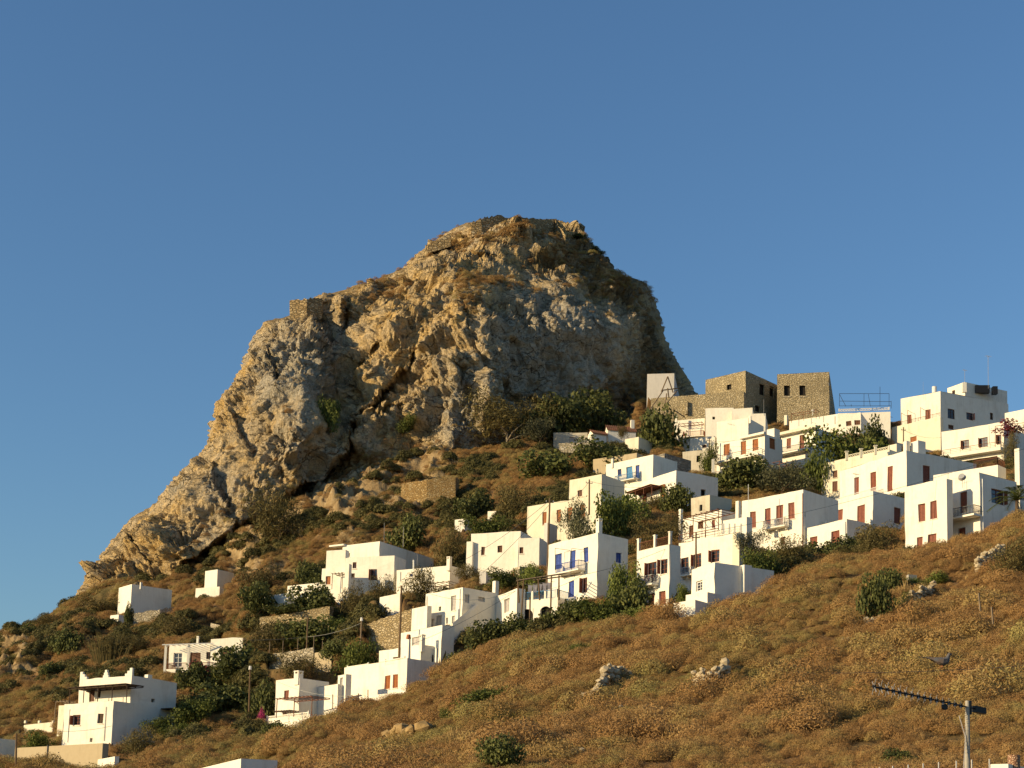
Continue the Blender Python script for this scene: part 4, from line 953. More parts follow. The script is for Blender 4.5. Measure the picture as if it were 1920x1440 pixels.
b = Vol(r, 280, 1870, 868, 880, 1785, 1900, vl=884, par=.1, pad=False); b.build()
r = H('white house end with a lattice panel at the right edge of the picture', at=(1919, 800, 300))
a = Vol(r, 300, 1938, 764, 815, 1884, 1975, vl=775, par=.3); a.build()
# -- N: right-hand cluster
r = H('yellowed house with a lattice balustrade and small square windows, behind the red shutter row', name='cream_house', at=(1600, 920, 232))
a = Vol(r, 232, 1668, 843, 935, 1540, 1712, vl=870, par=.3, mat='cream_plaster')
wins(a, ('L', 1561, 882, 1570, 896, 'brown', 'window'), ('L', 1560, 902, 1570, 922, 'brown', 'window')); a.build(); a.lattice('L', 1588, 853, 1666, 837, cell=.4, th=.14)
m = MB()
for uu, v_ in ((1586, 855), (1613, 850), (1640, 844)): p = P(uu, v_ + 8, 231); m.box(p, (.35, 0, 0), (0, .35, 0), (0, 0, 1.3)); m.box(p + Vector((-.1, -.1, 1.3)), (.55, 0, 0), (0, .55, 0), (0, 0, .12))
m.build('parapet_post', 'cream_plaster', r); a.chimney(1668, 835, 1690, 850, 235, caps=False, name='roof_block')
r = H('large white house with three tall red shuttered doors and a grey shaded gable', at=(1699, 905, 221))
a = Vol(r, 221, 1699.5, 844, 925, 1574, 1830, vl=884, par=.3)
wins(a, ('L', 1602, 895, 1611, 930, 'red', 'door'), ('L', 1632, 885, 1643, 923, 'red', 'door'), ('L', 1664, 874, 1674, 921, 'red', 'door'), ('R', 1730, 873, 1744, 906, 'red', 'door')); a.build()
a.rail(r, [a.pt('L', a.loc('L', 1575, 935)[0], a.zt - 5.3, .9), a.pt('L', a.loc('L', 1655, 915)[0], a.zt - 5.3, .9)], 'fancy', 'white_paint', .9)
for k, (uu, v_, ww, hh) in enumerate(((1722, 838, 26, 18), (1700, 835, 12, 14))): a.chimney(uu - ww / 2, v_ - hh / 2, uu + ww / 2, v_ + hh / 2, 225, caps=False, name='roof_block')
mast(r, 1605, 889, 925, 219, True)
r = H('white cube house with red doors on both its lit side and its shaded side', at=(1637, 975, 199))
a = Vol(r, 199, 1637, 921, 990, 1552, 1697, vl=941, par=.3)
wins(a, ('L', 1566, 956, 1580, 977, 'red', 'window'), ('L', 1607, 947, 1621, 981, 'red', 'door'), ('R', 1676, 952, 1689, 983, 'red', 'door')); a.build()
r = H('white terrace block streaked with rust, with a red door behind the bushes', at=(1588, 1020, 190))
a = Vol(r, 182, 1587.5, 973, 1034, 1507, 1636, vl=991, par=.3)
wins(a, ('L', 1519, 1006, 1533, 1024, 'red', 'window'), ('L', 1559, 996, 1574, 1024, 'red', 'door'), ('R', 1607, 1000, 1622, 1018, 'red', 'door')); a.build()
a.lattice('L', 1508, 986, 1548, 977, cell=.35, out=-3.2); a.strip('L', 1585, 978, 1024, .05); a.chimney(1632, 958, 1640, 984, 192, caps=False, name='pillar')
r = H('white house with four red shuttered openings around a small fancy balcony', at=(1506, 1020, 187))
a = Vol(r, 187, 1506, 918, 1035, 1391, 1572, vl=940, par=.3)
wins(a, ('L', 1406, 959, 1417, 990, 'red', 'window'), ('L', 1434, 953, 1445, 983, 'red', 'window'), ('L', 1455, 947, 1468, 984, 'red', 'door'), ('L', 1478, 943, 1490, 973, 'red', 'window'), ('L', 1464, 1007, 1472, 1022, 'brown', 'window')); a.build()
a.balcony('L', 1430, 1471, 987, 1.0, .16, 'fancy', 'grey_metal', .85); a.chimney(1379, 940, 1389, 965, 188, caps=False); a.strip('L', 1505, 925, 1030, .06, 'red_wood'); a.strip('R', 1510, 960, 970, .03)
mast(r, 1403, 908, 936, 188, False, .04, 'white_paint')
r = H('white house with a rusty roof pergola frame and brown door, behind the lattice roof terrace', at=(1353, 990, 196))
a = Vol(r, 196, 1353, 956, 1010, 1275, 1392, vl=975, par=.3)
wins(a, ('L', 1292, 985, 1300, 1007, 'brown', 'door'), ('L', 1309, 979, 1319, 992, 'brown', 'window'), ('L', 1334, 975, 1340, 990, 'red', 'window')); a.build()
a.pergola('L', 1276, 972, 1347, 956, 3.0, 1008, 8, 'rust_metal'); a.chimney(1272, 955, 1280, 1005, 191, caps=False)
r = H('wide white house with three open red shuttered windows and a lattice roof terrace', at=(1387, 1080, 172))
a = Vol(r, 172, 1386, 998, 1100, 1273, 1396, vl=1018, par=.2)
wins(a, ('L', 1276, 1045, 1291, 1074, 'rglass', 'window'), ('L', 1300, 1039, 1315, 1064, 'rglass', 'window'), ('L', 1333, 1031, 1349, 1054, 'rglass', 'window')); a.build()
a.lattice('L', 1348, 996, 1386, 989, cell=.5); a.rail(r, [a.pt('L', a.wL, a.zt, -.1), a.pt('L', a.wL * .35, a.zt, -.1)], 'pipes', 'rust_metal', .9)
a.box('pilaster', 'L', 1373, 1000, 1386, 1075, 0, .35, 'cream_plaster'); a.balcony('L', 1272, 1296, 1077, .8, .15, 'fancy', 'grey_metal', .8)
m = MB()
for uu in (1355, 1366, 1376, 1388): p = P(uu, 1000, 171); m.box(p, (.2, 0, 0), (0, .2, 0), (0, 0, 1.1))
m.build('parapet_post', 'white_plaster', r)
b = Vol(r, 181, 1400, 968, 1060, 1356, 1410, ang=a.ang, par=.2, pad=False); b.build()
r = H('narrow tall white house with red shutters, a small bracketed balcony and roof posts', at=(1256, 1140, 166))
a = Vol(r, 166, 1256, 1020, 1146, 1194, 1276, vl=1034, par=.2)
wins(a, ('L', 1214, 1054, 1230, 1091, 'rglass', 'door'), ('L', 1238, 1048, 1251, 1076, 'rglass', 'window'), ('L', 1214, 1113, 1227, 1141, 'red', 'window'), ('L', 1236, 1108, 1248, 1135, 'red', 'window')); a.build()
a.balcony('L', 1190, 1222, 1096, 1.0, .16, 'fancy', 'grey_metal', .9)
for f_ in (1., .5, 0.): 
    m = MB(); p = a.pt('L', max(0, a.wL * f_ - .3), a.zt, -.3); m.box(p, a.dL * .28, a.nL * .28, UP * 1.3); m.box(p - a.dL * .05 - a.nL * .05 + UP * 1.3, a.dL * .38, a.nL * .38, UP * .1); m.build('roof_post', 'white_plaster', r)
a.rail(r, [a.pt('L', a.wL, a.zt, -.15), a.pt('L', 0, a.zt, -.15)], 'bars', 'rust_metal', .9)
r = H('plain white wall block with a battered buttress, standing out from the grass slope', cat='outbuilding', name='outbuilding', at=(1340, 1110, 155))
a = Vol(r, 155, 1340.5, 1055, 1124, 1297, 1452, vl=1068, par=.35); a.win('L', 1305, 1090, 1317, 1108, 'white', 'door'); a.build()
m = MB(); c0 = a.C + a.dR * 3.2; m.box(Vector((c0.x, c0.y, a.zb - 3)) + a.nR * .4, a.dR * .9, a.nR * -.9, UP * (a.H + 3.1)); m.build('buttress', 'white_plaster', r)
r = H('low white steps wall at the foot of the battered wall block', cat='garden wall', name='garden_wall', at=(1303, 1150, 152))
for (u, vt, vb, ul, ur, Y) in ((1303, 1125, 1156, 1263, 1330, 151), (1326, 1110, 1130, 1285, 1352, 152.5)): a = Vol(r, Y, u, vt, vb, ul, ur, ang=45, par=.15); a.build()
r = H('big white house with an overhanging iron balcony and tall red shutters, furthest right', at=(1837, 1000, 174))
a = Vol(r, 174, 1837, 886, 1012, 1763, 1906, vl=903, par=.25)
wins(a, ('L', 1800, 922, 1813, 962, 'red', 'door'), ('L', 1797, 990, 1810, 1010, 'red', 'window'), ('R', 1858, 918, 1883, 945, 'rglass', 'window')); a.build()
b = Vol(r, 173.5, 1775, 897, 1030, 1696, 1786, vl=913, par=.25)
wins(b, ('L', 1722, 944, 1735, 978, 'red', 'window'), ('L', 1744, 939, 1757, 973, 'red', 'window'), ('L', 1719, 1007, 1730, 1032, 'red', 'door'), ('L', 1740, 1001, 1756, 1026, 'red', 'door')); b.build()
a.balcony('L', 1764, 1826, 968, 1.4, .22, 'fancy', 'dark_metal', .95, brackets=False); a.strip('R', 1842, 898, 1003, .09, 'white_paint')
m = MB(); p = P(1804, 890, 171); m.bar(p - UP * 1.5, p, .04, 5); m.bar(p - UP * .35, p + Vector((-.15, -.25, -.2)), .45, 14, .35); m.build('satellite_dish', 'grey_metal', r)
m = MB(); m.bar(b.pt('L', .5, b.zt + 1, -1), b.pt('L', .5, b.zt - 1, -1), .03, 4); m.bar(b.pt('L', 1.4, b.zt + .9, -1), b.pt('L', -.3, b.zt + .9, -1), .02, 4); m.build('antenna', 'grey_metal', r)
r = H('white parapet wall and terrace behind the furthest right iron balcony', cat='terrace wall', name='terrace_wall', at=(1868, 900, 186))
c = Vol(r, 186, 1870, 871, 905, 1750, 1885, vl=890, par=.6); c.build(); c.rail(r, [c.pt('L', 3, c.zt, -.1), c.pt('L', 0, c.zt, -.1), c.pt('R', c.wR, c.zt, -.1)], 'thick', 'rust_metal', .9)
r = H('tall white wall with a lit pilaster at the far right edge, behind the palm', at=(1912, 950, 184))
a = Vol(r, 184, 1911, 840, 965, 1902, 1965, vl=841.5, par=.3); a.ang; a.build()
# -- bottom-left odds
r = H('tan concrete retaining wall under the crested parapet house', cat='retaining wall', name='retaining_wall', at=(193, 1440, 168))
a = Vol(r, 168, 193, 1393, 1455, 29, 204, vl=1402, par=.3, mat='tan_render', roof='concrete'); a.build()
for uu, v_ in ((110, 1411), (182, 1405)): a.box('drain_hole', 'L', uu - 1, v_ - 1, uu + 1, v_ + 1, 0, .01, 'dark_room')
a.strip('L', 90, 1397, 1438, .08, 'dark_metal')
r = H('low white broken wall beside the shaded side of the crested parapet house', cat='garden wall', name='garden_wall', at=(210, 1430, 163))
a = Vol(r, 163, 216, 1418, 1445, 178, 224, vl=1425, par=.1); a.build()
r = H('low cream wall with small posts behind the retaining wall, far left', cat='garden wall', name='garden_wall', at=(99, 1365, 196))
a = Vol(r, 196, 99, 1354, 1372, 45, 102, vl=1359, par=.1, mat='cream_plaster'); a.build()
for f_ in (0, .5, 1): a.box('wall_post', 'L', 45 + 52 * f_, 1351, 48 + 52 * f_, 1356, -.2, .02)
r = H('shaded white house end cut by the left edge of the picture', at=(2, 1400, 180))
a = Vol(r, 180, -14, 1384, 1418, -60, 30, ang=35, par=.2); a.build()
r = H('white block roof showing just above the bottom edge of the picture', at=(452, 1440, 140))
a = Vol(r, 120, 453, 1423, 1475, 345, 520, vl=1447, par=.3); a.build()
r = H('weathered white wall corner peeping out of bushes behind the two-window house', cat='garden wall', name='garden_wall', at=(880, 975, 232))
a = Vol(r, 232, 872, 973, 990, 853, 884, ang=65, par=.1); a.build(); b = Vol(r, 236, 930, 958, 975, 914, 936, ang=65, par=.1); b.build()
# ---------------------------------------------------------------- dry stone and other small things (need the finished ground)
def stone_mesh(m, c, r, rr):
    # squashed, jittered octahedral stone: 6+8 vertices
    from mathutils import Euler
    V = []; E_ = Euler((rr.uniform(-.35, .35), rr.uniform(-.35, .35), rr.uniform(0, 3)))
    for d in ((1, 0, 0), (-1, 0, 0), (0, 1, 0), (0, -1, 0), (0, 0, 1), (0, 0, -1), (1, 1, 1), (1, 1, -1), (1, -1, 1), (1, -1, -1), (-1, 1, 1), (-1, 1, -1), (-1, -1, 1), (-1, -1, -1)):
        q = Vector(d).normalized() * rr.uniform(.72, 1.12); q = Vector((q.x * r.x, q.y * r.y, q.z * r.z)); q.rotate(E_); V.append(q + c)
    i = len(m.v); m.v += V
    corner = {(1, 1, 1): 6, (1, 1, -1): 7, (1, -1, 1): 8, (1, -1, -1): 9, (-1, 1, 1): 10, (-1, 1, -1): 11, (-1, -1, 1): 12, (-1, -1, -1): 13}
    for ax, (pos_, neg_) in enumerate(((0, 1), (2, 3), (4, 5))):
        for sg, ce in ((1, pos_), (-1, neg_)):
            o = [a for a in range(3) if a != ax]; ring = []
            for (a, b) in ((1, 1), (1, -1), (-1, -1), (-1, 1)):
                k = [0, 0, 0]; k[ax] = sg; k[o[0]] = a; k[o[1]] = b; ring.append(corner[tuple(k)])
            if (sg > 0) != (ax == 1): ring = ring[::-1]
            for a in range(4): m.f.append((i + ce, i + ring[a], i + ring[(a + 1) % 4]))
def ruin(label, base, heights, size=.32, mat='ruin_stone', seed=1, Y=None, name='ruined_wall', thick=2, cat='ruined wall'):
    """stones piled along a ground line given in picture points; heights in metres along it"""
    rr = random.Random(seed); pts = []
    for (u, v) in base:
        p = ground_hit(u, v) if not Y else P(u, v, Y); p = p or P(u, v, 120); pts.append(p)
    m = MB()
    for k in range(len(pts) - 1):
        a, b = pts[k], pts[k + 1]; L = (b - a).length; n = max(1, int(L / (size * 1.5)))
        for q in range(n):
            f = (q + .5) / n; p = a.lerp(b, f); h = heights[k] * (1 - f) + heights[k + 1] * f; h *= rr.uniform(.55, .95); p.z = min(p.z, hgt(p.x, p.y) + .1) if not Y else p.z
            z = -.25
            while z < h:
                s = size * rr.choice((.5, .7, .9, 1.1, 1.5)) * .8
                for w in range(thick): stone_mesh(m, p + Vector((rr.uniform(-.12, .12), (w - .5) * size * 1.2 + rr.uniform(-.1, .1), z + s * .5)), Vector((s * 1.05, s * .9, s * .8)), rr)
                z += s * 1.05
    o = m.build_thing(name, mat, label=label, category=cat, kind='thing', group='tumbled stones on the foreground slope'); return o
def crag_y(u, v):
    pos_, n_, U_, V_ = CRAG; m_ = (np.abs(U_ - u) < 9) & (np.abs(V_ - v) < 9); return float(np.percentile(pos_[m_][:, 1], 20))
def wallstrip(label, pts, mat='rubble_stone', thick=1.4, name='stone_wall', cat='stone wall', rough=.35, seed=1, sub=8, extra=0):
    """masonry strip through picture points (u, vtop, vbottom, Y) with a crumbling top"""
    m = MB(); rr = random.Random(seed); T, B = [], []
    pts = [(a, b, c, (crag_y(a, b + 14) - 2.6) if d is None else d) for (a, b, c, d) in pts]
    for k in range(len(pts) - 1):
        for q in range(sub):
            f = q / sub; a, b = pts[k], pts[k + 1]; c = [a[i] * (1 - f) + b[i] * f for i in range(4)]; t_ = P(c[0], c[1], c[3]); bt = P(c[0], c[2], c[3]); t_.z += rr.uniform(-rough, rough * .5); T.append(t_); B.append(bt)
    c = pts[-1]; ex = UP * extra; T.append(P(c[0], c[1], c[3])); B.append(P(c[0], c[2], c[3])); bk = Vector((0, thick, 0))
    if extra:
        CLIPS.append([(a, b, d) for (a, _, b, d) in pts])
        zt_ = sum(t_.z for t_ in T) / len(T); PADS.append(([(T[0].x, T[0].y + 1.1), (T[-1].x, T[-1].y + 1.1), (T[-1].x + .1, T[-1].y + 3.5), (T[0].x - .1, T[0].y + 3.5)], zt_ - .35))
    B = [b - ex for b in B]
    for k in range(len(T) - 1):
        m.quad(B[k], B[k + 1], T[k + 1], T[k]); m.quad(T[k], T[k + 1], T[k + 1] + bk, T[k] + bk); m.quad(B[k + 1] + bk, B[k] + bk, T[k] + bk, T[k + 1] + bk)
    for k in (0, -1): m.quad(B[k], T[k], T[k] + bk, B[k] + bk)
    return m.build_thing(name, mat, label=label, category=cat, kind='thing')
def pole(label, u, v0, v1, Y, r=.11, mat='pole_wood', cross=True, cap=False, group='wooden electricity poles', name='utility_pole', cat='utility pole', lean=0):
    b = P(u + lean, v1, Y); t_ = P(u, v0, Y); root = empty(name, b, label=label, category=cat, group=group, kind='thing'); m = MB(); m.bar(b - UP * 1.5, t_, r, 7, r * .75); m.build('pole', mat, root)
    if cross:
        m = MB(); m.bar(t_ - UP * .5 - Vector((.45, .1, 0)), t_ - UP * .5 + Vector((.45, .1, 0)), .05, 4); m.build('crossarm', 'dark_wood', root); m = MB()
        for k in (-.4, 0, .4): m.bar(t_ - UP * .5 + Vector((k, .1 * k, 0)), t_ - UP * .25 + Vector((k, .1 * k, 0)), .05, 6, .035)
        m.build('insulator', 'grey_metal', root)
    if cap: m = MB(); m.bar(t_ - UP * .15, t_ + UP * .25, r * 1.5, 7, r * 1.2); m.build('cap', 'white_paint', root)
    return t_
def wire(label, a, b, sag=.6, r=.022, name='cable', mat='dark_metal'):
    m = MB(); a, b = P(*a), P(*b); n = 14; pr = a
    for k in range(1, n + 1): f = k / n; p = a.lerp(b, f) - UP * sag * 4 * f * (1 - f); m.bar(pr, p, r, 4); pr = p
    m.build_thing(name, mat, label=label, category='cable', kind='thing', group='overhead cables')
def small_things():
    m = MB()
    for (a, b) in (((1216, 772), (1243, 733)), ((1252, 728), (1254, 745)), ((1252, 706), (1262, 736)), ((1252, 706), (1240, 735)), ((1247, 760), (1270, 732)), ((1244, 780), (1250, 738)), ((1262, 768), (1284, 782)), ((1240, 732), (1272, 728))):
        m.bar(P(*a, 313), P(*b, 315), .13, 5)
    m.build_thing('scaffold', 'grey_wood', label='leaning grey timbers against the long tan rubble wall', category='timbers', kind='thing')
    ruin('tall broken dry stone ruin with a gap, right of centre on the foreground slope', [(1300, 1290), (1320, 1297), (1345, 1292), (1366, 1286)], [1.0, 1.5, 1.7, 2.1], .33, seed=2)
    ruin('two-step crumbling dry stone ruin climbing the foreground slope, left of the tall ruin', [(1093, 1325), (1118, 1312), (1136, 1300), (1160, 1290), (1182, 1278)], [.8, 1.1, 1.9, 1.8, .6], .33, seed=3)
    ruin('small low stone pile below the two-step ruin', [(1150, 1345), (1172, 1340)], [.6, .5], .3, seed=4)
    ruin('dry stone wall with a pale block, beside the lone fig clump', [(1700, 1146), (1722, 1140), (1745, 1125), (1752, 1108)], [1.4, 1.5, 1.3, .9], .2, seed=5)
    ruin('high crumbling stone wall near the right edge of the slope', [(1828, 1082), (1850, 1072), (1872, 1058), (1882, 1044)], [1.4, 1.9, 1.7, .8], .26, seed=6)
    ruin('thin line of pale stones below the lone fig clump', [(1522, 1234), (1552, 1226), (1575, 1214), (1592, 1198)], [.12, .3, .2, .1], .16, seed=7, thick=1)
    ruin('two pale boulders at the foot of the lone fig clump', [(1618, 1178), (1650, 1170)], [.5, .5], .4, seed=8, thick=1)
    ruin('bright broken stones above the long aerial', [(1624, 1266), (1645, 1264), (1664, 1250)], [.2, .3, .2], .18, seed=9, thick=1)
    ruin('scatter of pale stones at the bottom, left of centre', [(632, 1428), (668, 1424), (700, 1422), (735, 1428)], [.3, .6, .6, .3], .26, seed=10)
    ruin('ochre rock outcrop in the middle of the lower grass', [(716, 1388), (748, 1386), (775, 1392), (815, 1386)], [.4, .5, 1.3, .6], .55, 'ochre_rock', seed=11, name='rock_outcrop', cat='rock')
    ruin('low line of white stones at the bottom, right of centre', [(1034, 1416), (1075, 1418), (1112, 1418), (1140, 1424)], [.25, .3, .3, .15], .2, seed=12, thick=1)
    ruin('small heap of white stones above the low white line', [(1108, 1396), (1140, 1390)], [.25, .35], .22, seed=13)
    ruin('line of stones on the grass below the lattice terrace wall', [(485, 1420), (510, 1410), (540, 1402)], [.2, .3, .2], .22, seed=14, thick=1)
    wallstrip('ruined castle wall crowning the top of the crag', [(884, 417, 446, None), (903, 408, 436, None), (925, 404, 440, None), (985, 406, 448, None), (1010, 408, 456, None), (1040, 413, 462, None), (1060, 440, 476, None)], 'castle_stone', 3, rough=.5)
    wallstrip('short castle wall with an upright end on the left shoulder of the crag', [(543, 562, 600, 333), (575, 559, 604, 332), (604, 558, 598, 334)], 'castle_stone', 2, seed=3)
    wallstrip('low remnant of castle wall stepping down left of the summit', [(802, 457, 475, None), (845, 437, 462, None)], 'castle_stone', 2, seed=4)
    o = MB(); p = ground_hit(1704, 1106) or P(1704, 1106, 108); o.box(p, (.75, .2, 0), (-.1, .5, 0), (0, 0, 1.25)); o.build_thing('stone_block', 'concrete', label='upright pale concrete block on top of the dry stone wall', category='block', kind='thing')
    pole('thin wooden pole among the garden trees', 469, 1253, 1378, 172, lean=-3, cross=False, cap=True)
    pole('wooden pole behind the rubble terrace walls', 577, 1157, 1232, 188, lean=-2, cross=False)
    pole('grey pole with a white cap left of the tall retaining wall', 678, 1162, 1240, 182, mat='grey_wood', lean=-4, cross=False, cap=True)
    pole('tall brown pole directly left of the tall cube house', 753, 1098, 1213, 176, r=.14, lean=-4, cross=False)
    pole('tallest pole left of the blue shuttered house', 1031, 934, 1072, 180, r=.13, lean=-5)
    pole('short pole standing before the cream cube house', 1105, 899, 945, 210, r=.13)
    pole('pole with insulators before the wide white house', 1305, 999, 1068, 166, r=.12)
    pole('thin pole beside the arbour left of the orange shutter balcony', 1330, 821, 874, 268)
    pole('brown braced pole on the yellow terrace block', 1694, 801, 846, 268, r=.12)
    pole('rough pole at the bottom left corner of the picture', 31, 1375, 1445, 158, r=.12, cross=False)
    for k, (a, b, s) in enumerate((((1930, 838, 178), (1306, 1002, 166), .8), ((1306, 1002, 166), (1091, 1078, 168), .5), ((1091, 1078, 168), (1032, 1104, 170), .2), ((1031, 938, 180), (1105, 902, 210), 1.2), ((1105, 902, 210), (1262, 905, 225), .8), ((1031, 938, 180), (874, 1048, 192), .4), ((1031, 945, 180), (905, 1074, 188), .3), ((468, 1200, 188), (577, 1194, 187), .1), ((577, 1194, 187), (678, 1168, 182), .3), ((967, 1108, 172), (772, 1208, 166), .4), ((518, 1277, 167), (672, 1304, 161), .6), ((1694, 806, 268), (1765, 820, 282), .6), ((1330, 826, 268), (1404, 820, 262), .4), ((110, 1371, 172), (210, 1361, 172), .2), ((967, 1108, 172), (803, 1112, 176), .9))):
        lab = ('long cable crossing the red shuttered houses at the right', 'cable running down past the narrow house to the blue shuttered house', 'short cable on the wall of the blue shuttered house', 'slack cable between the two central poles', 'cable from the short pole to the brown awning house', 'cable descending across the two-window house', 'lower cable descending beneath the two-window house', 'low cable left of the pole behind the rubble terrace walls', 'cable climbing from the terrace wall pole to the capped grey pole', 'cable across the inclined stair wall', 'thin cable over the ridge tower house', 'cable from the braced pole to the balcony house', 'cable from the arbour pole to the orange shutter house', 'thin cable across the lit wall of the crested parapet house', 'slack cable over the tall white cube house')[k]
        wire(lab, a, b, s)
    # fence posts on the lower terrace wall
    for k, (u, v) in enumerate(((505, 1222), (530, 1220), (558, 1216), (588, 1212), (604, 1220), (615, 1220))):
        b = P(u, v + 6, 190); m = MB(); m.bar(b - UP, b + UP * 1.6, .045, 5); m.build_thing('fence_post', 'grey_wood', label='thin fence post on the lower rubble terrace wall', category='fence post', group='thin posts on the lower terrace wall', kind='thing')
    for k, (u, v0, v1, Y, lb) in enumerate(((1513 / 3.555 + 560, 1346, 1400, 100, 'tall thin stake standing above the bottom bush'), (1862, 1138, 1164, 80, 'grey stake leaning on the right slope'), (1838, 1112, 1140, 84, 'second thin dark stake on the right slope, further left'))):
        m = MB(); m.bar(P(u, v1 + 6, Y), P(u - (3 if k else 0), v0, Y), .05, 5); m.build_thing('stake', 'grey_wood', label=lb, category='stake', kind='thing')
    # near things: aerial on its concrete pole, fence rods, roof corner, dove
    Y = 23; b = P(1811, 1460, Y); b.z = 0; t_ = P(1814, 1314, Y)
    root = empty('concrete_pole', Vector((b.x, b.y, hgt(b.x, b.y))), label='close pale concrete pole carrying the long aerial', category='pole', kind='thing')
    m = MB(); m.bar(Vector((b.x, b.y, hgt(b.x, b.y) - .3)), t_, .050, 12, .030); m.build('pole', 'concrete', root)
    m = MB(); ax = (t_ - Vector((b.x, b.y, hgt(b.x, b.y)))).normalized()
    for k in range(13): c_ = t_ - ax * (.10 + .055 * k); m.bar(c_, c_ + ax * .012, .034 + k * .0006, 12)
    m.build('binding', 'concrete', root)
    m = MB(); q = t_ + Vector((-.04, -.03, -.5)); m.bar(t_ + Vector((-.13, -.02, -.22)), t_ + Vector((-.05, -.03, -.52)), .007, 4); m.bar(q, P(1806, 1450, Y - .1), .007, 4); m.build('cable', 'grey_shutter', root)
    a0, a1 = P(1636, 1287, 22.2), P(1838, 1331, 23.1); d = (a1 - a0); L = d.length; d.normalize(); sd_ = Vector((d.y, -d.x, 0)).normalized()
    root = empty('aerial', a0.lerp(a1, .9), label='long black television aerial on the close concrete pole', category='aerial', kind='thing')
    m = MB(); m.bar(a0, a1, .011, 6); m.build('boom', 'black_plastic', root)
    m = MB(); 
    for k in range(15): c_ = a0 + d * (.03 + L * .80 * k / 14); m.box(c_ - d * .015 - UP * .026 - sd_ * .02, d * .032, sd_ * .04, UP * .052)
    m.build('element_clip', 'black_plastic', root); m = MB()
    for k in range(15):
        c_ = a0 + d * (.03 + L * .80 * k / 14); h_ = .115 - .0045 * k
        for (x, z) in ((1, 1), (-1, 1), (1, -1), (-1, -1)): m.bar(c_, c_ + sd_ * x * h_ * .9 + UP * z * h_ * .8 - d * .05 * x, .006, 4)
        m.bar(c_ + sd_ * h_ * .9 + UP * h_ * .8 - d * .05, c_ - sd_ * h_ * .9 - UP * h_ * .8 + d * .05, .003, 4)
    m.build('element', 'grey_metal', root)
    m = MB(); c_ = a0.lerp(a1, .66) - UP * .07; m.bar(c_ - sd_ * .02, c_ + sd_ * .02, .045, 14); m.build('cable_coil', 'black_plastic', root)
    m = MB(); c_ = a0.lerp(a1, .97); m.box(c_ - d * .06 - UP * .05 - sd_ * .05, d * .20, sd_ * .09, UP * .09); m.box(c_ - d * .16 - UP * .10 - sd_ * .02, d * .03, sd_ * .05, UP * .2); m.build('bracket', 'black_plastic', root)
    for k, u in enumerate((1609, 1649, 1674, 1703, 1731, 1760, 1793, 1822, 1855)):
        v = 1441 - 2.4 * k if k < 8 else 1423; m = MB(); b = P(u, v, 20); m.bar(Vector((b.x, b.y, b.z - 1.6)), b, .009, 5); m.build_thing('fence_rod', 'grey_metal', label='thin upright fence rod along the bottom edge of the picture', category='fence rod', group='upright rods of the near fence', kind='thing')
    r = H('near whitewashed roof corner with a round pierced clay chimney, bottom right corner', at=(1893, 1440, 24))
    a = Vol(r, 24, 1893, 1437, 1600, 1866, 1990, ang=48, par=.1, pad=False); a.build(); m = MB(); p = P(1901, 1438, 24.2); tp_ = P(1901, 1416, 24.2)
    m.bar(p - UP * .2, tp_, .092, 18); m.build('chimney', 'pierced_clay', r)
    p = P(1896, 1403, 24.6)
    # dove
    YB = 16; cen = lambda u, v: P(u, v, YB)
    rings = [((1727, 1231.5), .010, .004), ((1735, 1233), .017, .005), ((1744, 1234), .016, .010), ((1752, 1236), .026, .020), ((1760, 1239), .036, .036), ((1768, 1241), .040, .045), ((1774, 1238.5), .034, .039), ((1777, 1234), .022, .024), ((1778.5, 1229.5), .017, .017), ((1780.5, 1226.2), .018, .0175), ((1782.8, 1226.6), .012, .011), ((1784, 1227.5), .004, .004), ((1786.2, 1228.6), .0012, .0012)]
    m = MB(); n = 12; root = empty('dove', cen(1766, 1250), label='grey-brown collared dove perched low over the right slope', category='bird', kind='thing'); prev = None
    C_ = [cen(*q[0]) for q in rings]
    for i, (c, q) in enumerate(zip(C_, rings)):
        t0 = (C_[min(i + 1, len(C_) - 1)] - C_[max(i - 1, 0)]).normalized(); side = Vector((0, 1, 0)); up_ = t0.cross(side).normalized() * -1; up_ = up_ if up_.z > 0 else -up_; st = len(m.v)
        for k in range(n): th = 2 * math.pi * k / n; m.v.append(c + side * (q[1] * math.cos(th)) + up_ * (q[2] * math.sin(th)))
        if prev is not None:
            for k in range(n): m.f.append((prev + k, prev + (k + 1) % n, st + (k + 1) % n, st + k))
        prev = st
    o = m.build('body', 'dove_feather', root, True); m = MB()
    for k in (-.012, .012): b = cen(1766, 1246) + Vector((0, k, 0)); m.bar(b, b - UP * .03, .003, 5)
    m.build('leg', 'terracotta', root); m = MB(); c_ = cen(1781.3, 1225.6); m.bar(c_ + Vector((0, -.0175, 0)), c_ + Vector((0, -.0155, 0)), .0035, 8); m.build('eye', 'black_plastic', root)
    for sg in (-1, 1):
        m = MB(); pts = [(1776, 1236, .030), (1768, 1236.5, .043), (1758, 1236.5, .036), (1748, 1235, .022), (1738, 1234, .012)]; lo = [(1775, 1242), (1766, 1245), (1756, 1242), (1746, 1237), (1738, 1234.6)]
        for a_, b_, c_, d_ in zip(pts, pts[1:], lo, lo[1:]): m.quad(cen(a_[0], a_[1]) + Vector((0, sg * a_[2], 0)), cen(b_[0], b_[1]) + Vector((0, sg * b_[2], 0)), cen(*d_) + Vector((0, sg * (b_[2] + .002), 0)), cen(*c_) + Vector((0, sg * (a_[2] + .002), 0)))
        m.build('wing', 'dove_feather', root)
    wire('very thin dark line on which the dove perches', (1560, 1262, 15.2), (1930, 1247, 16.7), .02, .0025)
stone('castle_stone', (.33, .23, .11), (.47, .34, .17), (.60, .48, .29), 1.1, .2)
stone('ochre_wall', (.36, .22, .08), (.48, .32, .13), (.60, .46, .25), 2.6)
plain('ruin_stone', (.52, .42, .27), .95, .2, 2)
